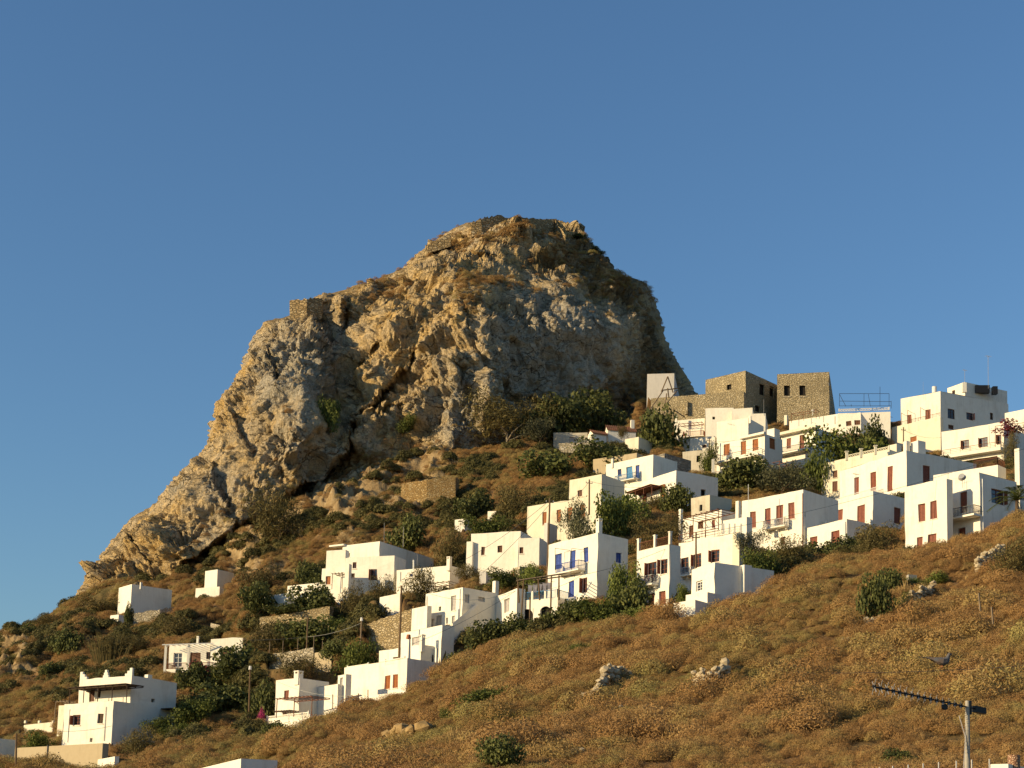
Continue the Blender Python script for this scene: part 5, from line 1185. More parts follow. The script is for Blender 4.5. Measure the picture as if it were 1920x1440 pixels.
plain('ochre_rock', (.42, .28, .12), .95, .25, 2)
t = NT('pierced_clay'); v_ = t.n('ShaderNodeTexVoronoi', Scale=38.0); t.l(t.pos(), v_.inputs['Vector']); f_ = t.g(v_.outputs['Distance'], .25, .55)
t.bump(f_, .01, 1); M['pierced_clay'] = t.fin(t.mix(f_, (.62, .42, .26), (.24, .12, .07)), .9)
t = NT('dove_feather'); gm = t.n('ShaderNodeNewGeometry'); sp_ = t.n('ShaderNodeSeparateXYZ'); t.l(gm.outputs['Normal'], sp_.inputs[0]); t.bump(t.noise(220, 3), .002, .6)
M['dove_feather'] = t.fin(t.mix(t.g(t.noise(14, 2), .4, .6), (.13, .095, .075), (.11, .115, .125)), .8)

def terrace_walls():
    wallstrip('ochre dry stone wall at the foot of the crag, above the bushes', [(752, 907, 956, 268), (800, 899, 956, 266), (854, 894, 950, 266), (860, 897, 940, 270)], 'ochre_wall', 1.2, rough=.15, seed=5)
    wallstrip('long rubble terrace wall below the stacked house', [(487, 1158, 1182, 207), (560, 1147, 1180, 205), (618, 1136, 1178, 203), (632, 1140, 1175, 207)], 'rubble_stone', 1.2, rough=.08, seed=6, extra=3)
    wallstrip('lower rubble terrace wall with fence posts on it', [(505, 1226, 1246, 190), (550, 1220, 1242, 188), (588, 1213, 1238, 187)], 'pale_stone', 1.2, rough=.08, seed=7, extra=3)
    wallstrip('plain pale terrace wall right of the fence-post wall', [(590, 1224, 1252, 186), (622, 1220, 1250, 184)], 'tan_render', 1.0, rough=.03, seed=8, extra=3)
    wallstrip('tall rough stone retaining wall left of the tall cube house', [(687, 1170, 1215, 190), (725, 1156, 1215, 188), (771, 1141, 1212, 186)], 'rubble_stone', 1.2, rough=.12, seed=9, extra=3)
    wallstrip('rubble wall under the windowless cube house', [(248, 1150, 1172, 258), (300, 1142, 1160, 257), (325, 1138, 1152, 258)], 'pale_stone', 1, rough=.2, seed=10, extra=3)
    wallstrip('low white wall with pots behind the wooden pole, under the low wing', [(712, 1120, 1158, 198), (750, 1112, 1150, 196)], 'white_plaster', .4, rough=.02, seed=11, name='garden_wall', cat='garden wall', extra=3)
    wallstrip('rubble slope wall above the veranda house', [(505, 1196, 1200, 214), (395, 1168, 1176, 235)], 'pale_stone', .8, rough=.1, seed=12, extra=3)
# ---------------------------------------------------------------- plants
def leafmat(name, cols, sc=1.3, trans=.25):
    t = NT(name); n = t.noise(sc, 3, .6); oi = t.n('ShaderNodeObjectInfo')
    gi = t.n('ShaderNodeNewGeometry')
    f = t.math('ADD', t.math('MULTIPLY', n, .55), t.math('MULTIPLY', gi.outputs['Random Per Island'], .45))
    c = t.ramp(f, [(.28, cols[0]), (.5, cols[1]), (.74, cols[2])])
    hs = t.n('ShaderNodeHueSaturation'); t.l(c, hs.inputs['Color']); t.l(t.math('ADD', .8, t.math('MULTIPLY', oi.outputs['Random'], .4)), hs.inputs['Value'])
    t.l(hs.outputs[0], t.b.inputs[0]); t.b.inputs['Roughness'].default_value = .7
    tr = t.n('ShaderNodeBsdfTranslucent'); t.l(hs.outputs[0], tr.inputs[0]); mx = t.n('ShaderNodeMixShader', Fac=trans)
    t.l(t.b.outputs[0], mx.inputs[1]); t.l(tr.outputs[0], mx.inputs[2]); t.l(mx.outputs[0], t.o.inputs[0]); M[name] = t.m
leafmat('leaf_fig', [(.036, .046, .014), (.085, .096, .026), (.18, .18, .050)])
leafmat('leaf_olive', [(.05, .055, .028), (.10, .10, .05), (.18, .17, .085)])
leafmat('leaf_green', [(.055, .072, .015), (.115, .135, .027), (.21, .23, .050)])
leafmat('leaf_dry', [(.07, .058, .020), (.135, .108, .036), (.21, .165, .058)])
leafmat('leaf_pink', [(.20, .02, .07), (.38, .03, .14), (.50, .07, .20)])
leafmat('leaf_red', [(.12, .02, .02), (.24, .04, .045), (.34, .08, .08)])
leafmat('leaf_reed', [(.09, .075, .028), (.17, .135, .045), (.26, .20, .075)])
def crown(name, n, size, lobes, seed, narrow=.6, gap=.0):
    r = np.random.default_rng(seed); L = []
    for k in range(lobes):
        a = r.uniform(0, 2 * np.pi); d = r.uniform(.05, .62); z = r.uniform(.22, .78)
        L.append((d * np.cos(a), d * np.sin(a), z, r.uniform(.24, .42)))
    L.append((0, 0, .45, .48)); L = np.array(L); w = L[:, 3] ** 2; k = r.choice(len(L), n, p=w / w.sum())
    dirs = r.normal(size=(n, 3)); dirs /= np.linalg.norm(dirs, axis=1, keepdims=True)
    rad = L[k, 3] * (r.random(n) ** .35 + r.normal(0, .07, n)); c = L[k, :3] + dirs * rad[:, None] * [1, 1, .8]
    c[:, 2] = np.clip(c[:, 2], .02, 1.05)
    nn = dirs + r.normal(0, .7, (n, 3)); nn /= np.linalg.norm(nn, axis=1, keepdims=True)
    t1 = np.cross(nn, r.normal(size=(n, 3))); t1 /= np.linalg.norm(t1, axis=1, keepdims=True); t2 = np.cross(nn, t1)
    s = size * r.uniform(.6, 1.35, n)[:, None]
    q = np.stack([c - t1 * s, c - t2 * s * narrow + nn * s * .12, c + t1 * s, c + t2 * s * narrow + nn * s * .12], 1).reshape(-1, 3)
    me = np_mesh(name, q, np.arange(n * 4).reshape(n, 4)); return me
CR = {}
CR['leaf_fig'] = [crown('fig_crown', 2600, .042, 9, s_, .75) for s_ in (1, 2, 3)]
CR['leaf_olive'] = [crown('olive_crown', 3400, .036, 10, s_, .35) for s_ in (4, 5)]
CR['leaf_green'] = [crown('green_crown', 3200, .036, 9, s_, .6) for s_ in (6, 7)]
CR['leaf_dry'] = [crown('scrub_crown', 3400, .040, 11, s_, .25) for s_ in (8, 9, 10)]
CR['leaf_pink'] = [crown('pink_crown', 900, .05, 6, 11, .8)]; CR['leaf_red'] = [crown('red_crown', 900, .05, 6, 12, .8)]
for k_, l_ in CR.items():
    for me in l_: me.materials.append(M[k_])
def trunk_mb(h, r0, seed, limbs=4, spread=.8, twist=.3):
    rr = random.Random(seed); m = MB(); pts = [Vector((0, 0, -.4))]
    for k in range(1, 5): pts.append(Vector((rr.uniform(-1, 1) * twist * .25 * k, rr.uniform(-1, 1) * twist * .25 * k, h * k / 4 * .6)))
    for k in range(4): m.bar(pts[k], pts[k + 1], r0 * (1 - k * .17), 7, r0 * (1 - (k + 1) * .17))
    for k in range(limbs):
        a = 2 * math.pi * k / limbs + rr.random(); st = pts[2 + k % 3]; mid = st + Vector((math.cos(a) * spread * .5, math.sin(a) * spread * .5, h * .25)); en = mid + Vector((math.cos(a + .4) * spread * .5, math.sin(a + .4) * spread * .5, h * .22))
        m.bar(st, mid, r0 * .4, 5, r0 * .28); m.bar(mid, en, r0 * .28, 5, r0 * .1)
    return m
_cn = [0]
def plant(label, u, vb, w, h, kind='leaf_dry', name='bush', cat='bush', Y=None, group=None, trunk=0, sink=.12, bark='bark', crag=False):
    group = group or ('trees growing among the houses' if cat == 'tree' else 'bushes and shrubs on the slope')
    if crag:
        pos_, n_, U_, V_ = CRAG; i_ = np.argmin((U_ - u) ** 2 + (V_ - vb) ** 2); p = Vector(pos_.reshape(-1, 3)[i_])
    elif Y and Y > 150:
        p = P(u, vb, Y); g_ = hgt(p.x, p.y); k = Y / F; p.z = max(min(g_, P(u, vb - h * .3, Y).z), P(u, vb + h * .5, Y).z)
    else: p = ground_hit(u, vb) or P(u, vb, 260)
    k = p.y / F; top = P(u, vb - h, p.y).z; h = min(max(h * .6, (top - p.z) / k), h * 1.5); root = empty(name, p, label=label, category=cat, group=group, kind='thing')
    W_, H_ = w * k, h * k; _cn[0] += 1; seed = _cn[0]
    me = CR[kind][seed % len(CR[kind])]; o = D.objects.new('crown', me); C.objects.link(o); o.parent = root
    lift = H_ * trunk
    o.scale = (W_ * .80, W_ * .72, (H_ - lift) * 1.2); o.location = (0, 0, lift - sink * (H_ - lift)); o.rotation_euler = (0, 0, seed * 1.7)
    t_ = trunk_mb(max(lift, H_ * .35) * 1.5, max(.07, W_ * .028), seed, 4, W_ * .35); 
    me2 = D.meshes.new('trunk'); me2.from_pydata([tuple(v) for v in t_.v], [], t_.f); link('trunk', me2, bark, root)
    return root
FIG = dict(kind='leaf_fig', name='fig_tree', cat='tree'); GRN = dict(kind='leaf_green', name='tree', cat='tree'); OLV = dict(kind='leaf_olive', name='olive_tree', cat='tree', trunk=.25)
DRY = dict(kind='leaf_dry', name='shrub', cat='shrub')
GT = 'dark broadleaf trees among the houses'; GB = 'dry olive-brown shrubs on the slopes'
def town_plants():
    pl = plant
    pl('widest dark tree mass at the right foot of the crag, with bare pale trunks below', 950, 838, 150, 92, Y=302, trunk=.3, bark='pale_bark', kind='leaf_dry', name='tree', cat='tree')
    pl('dark tree behind the silver olive, in the shadow of the crag', 1045, 822, 120, 80, Y=306, **FIG)
    pl('silver-grey olive tree left of the weathered cemetery wall', 1012, 842, 62, 62, Y=298, **OLV)
    pl('dark shadowed thicket at the foot of the crag behind the chapels', 1120, 800, 110, 70, Y=312, **FIG)
    pl('dark round fig tree between the chapels and the brown terrace frame', 1235, 843, 90, 78, Y=290, **FIG)
    pl('small bare tree in front of the bigger tiled chapel', 1166, 828, 22, 34, kind='leaf_dry', name='tree', cat='tree', Y=294, trunk=.45)
    pl('dark spreading fig bush below the curved dry stone wall', 1030, 893, 110, 52, Y=262, **FIG)
    pl('long dark fig bush directly above the tan rendered wall', 1132, 866, 118, 44, Y=266, **FIG)
    pl('rounded green-brown bush above the two-window house', 965, 985, 88, 78, Y=236, kind='leaf_dry', name='tree', cat='tree')
    pl('low dark shrub above the weathered white wall corner', 885, 962, 78, 44, Y=246, **FIG)
    pl('green bush in front of the weathered white wall corner', 905, 998, 80, 36, Y=226, **GRN)
    pl('tall olive-green bush left of the two-window house', 848, 1066, 66, 82, Y=222, kind='leaf_dry', name='tree', cat='tree')
    pl('dark rounded bush behind the roof of the stacked house', 760, 1020, 72, 50, Y=246, **FIG)
    pl('feathery tree hiding the last orange shutter of the long cream house', 1085, 1012, 74, 72, Y=205, kind='leaf_olive', name='tree', cat='tree', trunk=.2)
    pl('tall feathery green tree between the cream cube house and the brown awning house', 1145, 1008, 84, 92, Y=208, **GRN)
    pl('broad green tree below the brown awning house', 1190, 992, 90, 70, Y=216, **GRN)
    pl('dark bush hanging over the wall under the brown awning house', 1235, 962, 80, 34, Y=226, kind='leaf_dry', name='bush', cat='bush')
    pl('small dark fig at the right corner of the brown awning house', 1272, 958, 58, 54, Y=222, **FIG)
    pl('olive-brown bush on the slope above the narrow house with roof posts', 1235, 1010, 96, 46, Y=190, **DRY)
    pl('big dark tree in front of the pillared orange shutter house', 1390, 935, 92, 76, Y=240, **FIG)
    pl('dark fig crown reaching up to the long balcony', 1412, 915, 66, 62, Y=248, **FIG)
    pl('loose tree with pale flowers in front of the thin iron balcony house', 1468, 934, 96, 62, Y=236, kind='leaf_olive', name='tree', cat='tree', trunk=.15)
    pl('tall tree between the thin iron balcony house and the yellowed balustrade house', 1528, 925, 66, 92, Y=242, **GRN)
    pl('wide green tree rising behind the lattice balustrade', 1590, 870, 120, 68, Y=262, **GRN)
    pl('dark tree crown right below the lattice terrace house', 1630, 850, 70, 66, Y=272, **FIG)
    pl('small fig beside the pole left of the orange shutter balcony', 1328, 872, 28, 46, Y=266, **GRN)
    pl('rounded bright green tree between the blue shuttered house and the narrow house', 1166, 1120, 62, 76, Y=168, **GRN)
    pl('dark tall bush at the foot of the narrow house with roof posts', 1178, 1165, 70, 76, Y=163, **FIG)
    pl('large dark bush below the blue shuttered house', 1075, 1180, 96, 60, Y=164, **FIG)
    pl('dark green bush left of the rounded tree, below the blue shuttered house', 1125, 1176, 84, 56, Y=162, **GRN)
    pl('green hedge running down beside the white steps wall', 1222, 1168, 92, 34, Y=158, **GRN)
    pl('small round shrub tucked in the corner left of the battered wall block', 1283, 1120, 34, 24, Y=160, **GRN)
    pl('dark spreading fig in front of the inclined stair wall house', 930, 1225, 88, 66, Y=168, **FIG)
    pl('dark bush under the blue terrace arches', 985, 1200, 80, 46, Y=168, **FIG)
    pl('dark green shrub at the foot of the wooden poles', 1035, 1190, 60, 40, Y=166, **FIG)
    pl('low dark bush right of the ridge house, below the brown slatted awning', 862, 1250, 60, 34, Y=168, **FIG)
    pl('bright green conifer shrub below the wide white house', 1418, 1070, 66, 48, Y=162, **GRN)
    pl('dark bushy tree below the four red shutters', 1470, 1072, 92, 62, Y=166, kind='leaf_dry', name='tree', cat='tree', bark='pale_bark')
    pl('thin branched young tree against the wide white wall', 1405, 1040, 56, 50, Y=170, kind='leaf_olive', name='tree', cat='tree', trunk=.4)
    pl('dark green bush below the rust-streaked terrace block', 1560, 1062, 96, 52, Y=170, **FIG)
    pl('dark shrub in the gap before the brownish round shrub', 1603, 1050, 60, 46, Y=172, **FIG)
    pl('large brownish-green round shrub in front of the two-red-door cube house', 1645, 1056, 100, 76, Y=166, **DRY)
    pl('low olive shrub at the left foot of the furthest right house', 1590, 1066, 60, 36, Y=164, **DRY)
    pl('tall ivy-like fig bush standing alone on the grassy foreground slope', 1640, 1170, 58, 100, Y=108, **FIG)
    pl('leafy right shoulder of the fig clump on the foreground slope', 1668, 1120, 54, 56, Y=112, **FIG)
    pl('green caper bush hanging on the dry stone wall with the pale block', 1722, 1108, 36, 26, Y=104, **GRN)
    pl('green shrub trailing right of the dry stone wall', 1760, 1100, 52, 28, Y=106, **GRN)
    pl('small dark shrub below the left end of the dry stone wall', 1692, 1152, 22, 44, Y=102, **GRN)
    pl('wide green fig bush in the middle of the foreground grass', 915, 1330, 108, 46, Y=118, kind='leaf_green', name='bush', cat='bush')
    pl('small green bush low on the left of the wide foreground bush', 842, 1362, 26, 34, Y=112, kind='leaf_green', name='bush', cat='bush')
    pl('large dark green bush cut by the bottom edge', 938, 1450, 84, 76, Y=92, **FIG)
    pl('dark green shrub at the bottom, left of the concrete pole', 1690, 1440, 62, 36, Y=66, **FIG)
    pl('low dark green shrub on the slope under the wooden poles', 1092, 1228, 56, 24, Y=142, **GRN)
    pl('small tree with a curved trunk left of the rubble terrace wall', 478, 1160, 66, 74, kind='leaf_fig', name='tree', cat='tree', Y=214, trunk=.3)
    pl('spreading fig trained against the lower wall of the stacked house', 590, 1140, 96, 48, Y=208, **FIG)
    pl('dark fig behind the wall left of the stacked house', 586, 1096, 62, 44, Y=226, **FIG)
    pl('low bush spilling onto the rubble terrace wall', 540, 1156, 90, 22, Y=207, **FIG)
    pl('brownish round bush in the gap right of the rubble terrace wall', 680, 1168, 76, 64, Y=204, kind='leaf_dry', name='bush', cat='bush')
    pl('dark green bush below the gap, above the fig thicket', 640, 1200, 80, 50, Y=200, **GRN)
    pl('tall wispy shrub over the low white wing', 792, 1128, 70, 68, Y=200, kind='leaf_dry', name='bush', cat='bush')
    pl('vine bush left of the wooden pole, under the stacked house', 722, 1128, 50, 40, Y=203, kind='leaf_dry', name='bush', cat='bush')
    pl('flowering creeper on the pergola of the low white wing', 876, 1095, 60, 40, Y=198, kind='leaf_dry', name='bush', cat='bush')
    pl('shrub in front of the roofless tan ruin', 940, 1092, 66, 30, Y=190, **GRN)
    pl('round green shrub against the stone ruin wall', 1002, 1088, 62, 36, Y=186, **GRN)
    pl('dark band of bushes below the rubble terrace wall, left part', 500, 1205, 100, 46, Y=200, kind='leaf_dry', name='bush', cat='bush')
    pl('dark band of bushes below the rubble terrace wall, right part', 580, 1198, 110, 44, Y=198, kind='leaf_fig', name='bush', cat='bush')
    pl('bright fig thicket left of the ridge house, widest', 668, 1252, 84, 62, Y=182, **GRN)
    pl('fig bush at the left of the bright thicket', 625, 1246, 50, 46, Y=184, **FIG)
    pl('brown bush below the pale terrace walls', 556, 1262, 96, 38, Y=182, **DRY)
    pl('largest dark tree of the garden, in front of the veranda house', 455, 1298, 110, 92, Y=192, **FIG)
    pl('pale leafed loquat tree against the veranda house wall', 428, 1262, 54, 50, Y=196, kind='leaf_green', name='tree', cat='tree')
    pl('garden tree at the lower left of the veranda', 362, 1300, 70, 60, Y=196, **FIG)
    pl('reddish creeper under the veranda railing', 378, 1262, 44, 22, Y=201, kind='leaf_red', name='creeper', cat='creeper')
    pl('dark garden tree mass in the middle of the lower garden', 420, 1345, 110, 66, Y=184, **FIG)
    pl('olive-green leafy bush at the left of the lower garden', 360, 1375, 84, 72, Y=178, **GRN)
    pl('dark garden bush right of the thin wooden pole', 486, 1350, 56, 70, Y=178, **FIG)
    pl('darkest shrub with white blossom at the foot of the garden', 378, 1402, 62, 40, Y=172, **FIG)
    pl('broad lowest bush of the garden, left of the pink bougainvillea', 335, 1400, 60, 46, Y=172, **GRN)
    pl('bright pink bougainvillea at the foot of the garden', 412, 1393, 40, 16, Y=171, kind='leaf_pink', name='bougainvillea', cat='bougainvillea')
    pl('dull pink bougainvillea left of the lattice terrace wall', 490, 1366, 18, 40, Y=170, kind='leaf_pink', name='bougainvillea', cat='bougainvillea')
    pl('small dark oleander in front of the lattice terrace wall', 520, 1374, 46, 24, Y=160, **FIG)
    pl('green creeper over the broken wall right of the crested parapet house', 296, 1366, 56, 24, Y=176, **GRN)
    pl('brown shrub in the shade right of the crested parapet house', 258, 1400, 62, 40, Y=170, **DRY)
    pl('row of dark plants behind the tan retaining wall', 75, 1402, 66, 30, Y=181, **GRN)
    pl('flat red flowering canopy on the arbour at the right edge', 1898, 806, 60, 14, Y=281, kind='leaf_red', name='creeper', cat='creeper')
    pl('brown-green climber stem under the red flowering canopy', 1897, 848, 30, 44, Y=280, kind='leaf_dry', name='creeper', cat='creeper')
    pl('dark bush in the crevice at the left buttress of the crag', 618, 805, 44, 66, crag=True, **GRN)
    pl('green bush on the rock step right of the deep crevice', 762, 815, 44, 36, crag=True, **GRN)
    pl('broad olive-brown bush at the mouth of the dark undercut', 525, 1000, 120, 78, Y=272, kind='leaf_dry', name='bush', cat='bush')
    pl('dark tall bush on the left slope beside the giant reeds', 122, 1243, 56, 64, Y=238, **FIG)
    pl('dark bush left of the rock outcrop at the left edge', 45, 1205, 40, 34, Y=262, **FIG)
    pl('rounded olive shrub above the veranda house', 330, 1196, 90, 44, Y=230, **DRY)
    pl('brown-green shrub left of the reeds', 262, 1240, 80, 50, Y=226, **DRY)
    pl('small dark plant at the near corner of the windowless cube house', 240, 1162, 20, 30, Y=252, **FIG)
    pl('low dark bush above the crested parapet house', 95, 1262, 46, 22, Y=226, **FIG)
    pl('brown bush right of the small house on the rounded base', 480, 1112, 90, 54, Y=246, **DRY)
    pl('olive bush at the top left skyline', 190, 1160, 84, 40, Y=268, **DRY)
    pl('brown scrub hump on the left skyline', 95, 1185, 70, 34, Y=272, **DRY)
    pl('dark tuft on the right skyline shoulder of the crag, uppermost', 1078, 460, 34, 20, crag=True, kind='leaf_fig', name='shrub', cat='shrub')
    pl('dark tuft on the right skyline shoulder of the crag, second down', 1112, 485, 34, 20, crag=True, kind='leaf_fig', name='shrub', cat='shrub')
    pl('big grassy shrub at the right edge of the foreground slope', 1905, 1080, 80, 74, Y=98, **DRY)
    # giant reeds
    p = ground_hit(205, 1246, 150) or P(205, 1246, 230); root = empty('reed_clump', p, label='fan of tall giant reeds on the left slope', category='reeds', kind='thing'); m = MB(); rr = random.Random(5)
    for k in range(150):
        a = rr.uniform(0, 6.28); d = rr.random() * 2.2; b0 = Vector((d * math.cos(a), d * .6 * math.sin(a), -.3)); tip = b0 * 1.9 + Vector((rr.uniform(-.4, .4), rr.uniform(-.4, .4), rr.uniform(3.5, 5.4)))
        mid = b0.lerp(tip, .6) - Vector((0, 0, -.3)); w_ = .06; x = Vector((w_, 0, 0)); m.quad(b0 - x, b0 + x, mid + x, mid - x); m.quad(mid - x, mid + x, tip)
        for q in (.4, .6, .8): c_ = b0.lerp(tip, q) + Vector((0, 0, .3)); m.quad(c_, c_ + Vector((rr.uniform(-.5, .5), rr.uniform(-.3, .3), .25)), c_ + Vector((rr.uniform(-.7, .7), 0, -.1)))
    me = D.meshes.new('stems'); me.from_pydata([tuple(v) for v in m.v], [], m.f); link('stems', me, 'leaf_reed', root)
    # palms
    def palm(label, u, v, Y, R, hh, n=26):
        p = P(u, v, Y); z = hgt(p.x, p.y); root = empty('palm_tree', (p.x, p.y, z), label=label, category='palm', kind='thing'); dz = p.z - z
        t_ = MB(); t_.bar((0, 0, -.4), (.05, 0, dz), .24, 9, .18); me = D.meshes.new('trunk'); me.from_pydata([tuple(x) for x in t_.v], [], t_.f); link('trunk', me, 'bark', root); rr = random.Random(3); m = MB()
        for k in range(n):
            a = 2.399 * k; el = math.radians(80 - 75 * k / n); pts = []
            for q in range(9):
                s_ = q / 8 * R; pts.append(Vector((math.cos(a) * s_ * math.cos(el), math.sin(a) * s_ * math.cos(el), dz + s_ * math.sin(el) - 1.0 * (q / 8) ** 2 * R * .55)))
            for q in range(8): m.bar(pts[q], pts[q + 1], .025, 3)
            for q in range(1, 9):
                for j in range(3):
                    b_ = pts[q - 1].lerp(pts[q], j / 3); tg = (pts[q] - pts[q - 1]).normalized(); sd_ = tg.cross(UP).normalized(); L = .55 * R / 2.6 * (1 - .5 * abs(q / 8 - .45)); 
                    for sg in (-1, 1):
                        e = b_ + sd_ * sg * L * .8 + tg * L * .6 - UP * L * .15; w2 = tg * .035; m.quad(b_ - w2, b_ + w2, e)
        me = D.meshes.new('fronds'); me.from_pydata([tuple(x) for x in m.v], [], m.f); o = link('fronds', me, 'leaf_green', root)
    palm('fan of palm fronds in front of the furthest right house', 1906, 938, 166, 3.4, 1)
    palm('pale palm fronds rising from the dark bushes below the blue shuttered house', 1098, 1140, 162, 1.8, 1, 18)

# ---- low scrub: uncountable ground cover, instanced -------------------
def tuft(name, n, seed, r=.5, h=.5, blade=.025, up=.3, twig=False):
    g = np.random.default_rng(seed); a = g.uniform(0, 2 * np.pi, n)
    if twig:
        el = np.arcsin(g.uniform(up * .2, 1, n)); k = g.uniform(.65, 1.1, n)
        d = np.stack([np.cos(a) * np.cos(el) * r, np.sin(a) * np.cos(el) * r, np.sin(el) * h], -1) * k[:, None]
        b = d * g.uniform(.25, .75, n)[:, None] + g.normal(0, .04, (n, 3)); b[:, 2] = np.abs(b[:, 2]) * .8 - .04
        s = np.stack([-np.sin(a), np.cos(a), g.normal(0, .3, n)], -1) * blade * g.uniform(.6, 1.6, n)[:, None]
        return np_mesh(name, np.stack([b - s, b + s, d + s * .5, d - s * .5], 1).reshape(-1, 3), np.arange(n * 4).reshape(n, 4))
    z = g.uniform(0, 1, n); rr = np.sqrt(1 - z * z); lump = 1 + .16 * np.sin(3 * a + seed) * rr + .12 * np.sin(5 * a + 2 * seed) * (1 - z)
    nrm = np.stack([np.cos(a) * rr, np.sin(a) * rr, z + .05], -1); d = nrm * [r, r, h] * (lump * g.uniform(.72, 1.08, n))[:, None]
    m = nrm + g.normal(0, .55, (n, 3)); m /= np.linalg.norm(m, axis=1, keepdims=True)
    t1 = nrm * .6 + g.normal(0, .6, (n, 3)); t1 -= m * (t1 * m).sum(1)[:, None]; t1 /= np.linalg.norm(t1, axis=1, keepdims=True); t2 = np.cross(m, t1)
    L = blade * 2.6 * g.uniform(.6, 1.5, n)[:, None]; w = blade * .8 * g.uniform(.6, 1.4, n)[:, None]
    return np_mesh(name, np.stack([d - t1 * L, d - t2 * w, d + t1 * L, d + t2 * w], 1).reshape(-1, 3), np.arange(n * 4).reshape(n, 4))
def scrubmat(name, ramp1, ramp2, s1=.045):
    t = NT(name); oi = t.n('ShaderNodeObjectInfo'); gi = t.n('ShaderNodeNewGeometry')
    big = t.noise(s1, 3, .6); mid = t.noise(.28, 3, .6)
    f = t.math('ADD', t.math('MULTIPLY', oi.outputs['Random'], .65), t.math('MULTIPLY', gi.outputs['Random Per Island'], .35))
    a = t.ramp(f, [(.1, ramp1[0]), (.5, ramp1[1]), (.9, ramp1[2])]); b = t.ramp(f, [(.1, ramp2[0]), (.5, ramp2[1]), (.9, ramp2[2])])
    sel = t.g(t.math('ADD', t.math('ADD', t.math('MULTIPLY', big, .6), t.math('MULTIPLY', mid, .35)), t.math('MULTIPLY', oi.outputs['Random'], .2)), .55, .74)
    c = t.mix(sel, a, b); t.l(c, t.b.inputs[0]); t.b.inputs['Roughness'].default_value = .85
    tr = t.n('ShaderNodeBsdfTranslucent'); t.l(c, tr.inputs[0]); mx = t.n('ShaderNodeMixShader', Fac=.2)
    t.l(t.b.outputs[0], mx.inputs[1]); t.l(tr.outputs[0], mx.inputs[2]); t.l(mx.outputs[0], t.o.inputs[0]); M[name] = t.m
scrubmat('scrub', [(.28, .155, .055), (.36, .207, .076), (.44, .275, .108)], [(.215, .170, .055), (.28, .225, .073), (.35, .285, .096)])
scrubmat('straw', [(.30, .17, .06), (.44, .27, .10), (.56, .38, .16)], [(.22, .17, .06), (.32, .24, .09), (.42, .32, .13)])
leafmat('undergrowth', [(.05, .05, .016), (.11, .098, .030), (.19, .16, .052)], .3)
TC = D.collections.new('scrub_tufts')
def addt(me, m):
    me.materials.append(M[m]); o = D.objects.new(me.name, me); TC.objects.link(o)
for s_ in range(4): addt(tuft('tuft%d' % s_, 1500, s_, .62, .50, .014), 'scrub')
for s_ in range(2): addt(tuft('tuft%d' % (s_ + 4), 130, s_ + 20, .42, .55, .008, 1.0, True), 'straw')
for s_ in range(2): addt(tuft('tuft%d' % (s_ + 6), 900, s_ + 40, .62, .62, .034), 'undergrowth')
def gn_scatter(name, pts, scl, idx, label):
    me = D.meshes.new(name); me.vertices.add(len(pts)); me.vertices.foreach_set('co', np.ascontiguousarray(pts, np.float32).ravel())
    for an, arr, ty in (('scl', scl, 'FLOAT'), ('rotz', RNG.uniform(0, 6.28, len(pts)), 'FLOAT'), ('idx', idx, 'INT')):
        a = me.attributes.new(an, ty, 'POINT'); a.data.foreach_set('value', np.ascontiguousarray(arr, np.int32 if ty == 'INT' else np.float32))
    o = D.objects.new(name, me); C.objects.link(o); tag(o, label, kind='stuff')
    ng = D.node_groups.new(name, 'GeometryNodeTree'); ng.interface.new_socket('Geometry', in_out='INPUT', socket_type='NodeSocketGeometry'); ng.interface.new_socket('Geometry', in_out='OUTPUT', socket_type='NodeSocketGeometry')
    N = ng.nodes.new; L = ng.links.new; gi = N('NodeGroupInput'); go = N('NodeGroupOutput'); ip = N('GeometryNodeInstanceOnPoints'); ci = N('GeometryNodeCollectionInfo')
    ci.inputs['Collection'].default_value = TC; ci.inputs['Separate Children'].default_value = True; ci.inputs['Reset Children'].default_value = True
    def at(n_, ty): a = N('GeometryNodeInputNamedAttribute'); a.data_type = ty; a.inputs[0].default_value = n_; return a.outputs[0]
    cx = N('ShaderNodeCombineXYZ'); L(at('rotz', 'FLOAT'), cx.inputs[2]); er = N('FunctionNodeEulerToRotation'); L(cx.outputs[0], er.inputs[0])
    L(gi.outputs[0], ip.inputs['Points']); L(ci.outputs[0], ip.inputs['Instance']); ip.inputs['Pick Instance'].default_value = True
    L(at('idx', 'INT'), ip.inputs['Instance Index']); L(er.outputs[0], ip.inputs['Rotation']); L(at('scl', 'FLOAT'), ip.inputs['Scale']); L(ip.outputs[0], go.inputs[0])
    md = o.modifiers.new('scatter', 'NODES'); md.node_group = ng; return o
def inside_pads(x, y, mrg=.8):
    m = np.zeros(len(x), bool)
    for poly, z in PADS:
        P0 = np.array(poly); ar = 0; ins = np.ones(len(x), bool)
        for k in range(len(P0)): a = P0[k]; b = P0[(k + 1) % len(P0)]; ar += a[0] * b[1] - a[1] * b[0]
        sg = np.sign(ar)
        for k in range(len(P0)):
            a = P0[k]; b = P0[(k + 1) % len(P0)]; ab = b - a; L = np.hypot(*ab)
            ins &= ((ab[0] * (y - a[1]) - ab[1] * (x - a[0])) * sg / L > -mrg)
        m |= ins
    return m
def hgts(x, y):
    t_ = np.interp(x / y, TS, np.arange(len(TS))); r = np.interp(y, YS, np.arange(len(YS))); i = np.minimum(r.astype(int), len(YS) - 2); j = np.minimum(t_.astype(int), len(TS) - 2); a = r - i; b = t_ - j
    f = lambda Z: (Z[i, j] * (1 - b) + Z[i, j + 1] * b) * (1 - a) + (Z[i + 1, j] * (1 - b) + Z[i + 1, j + 1] * b) * a
    return f(TZ), np.maximum(f(ROCKW), f(CLEARM) * 1.25)
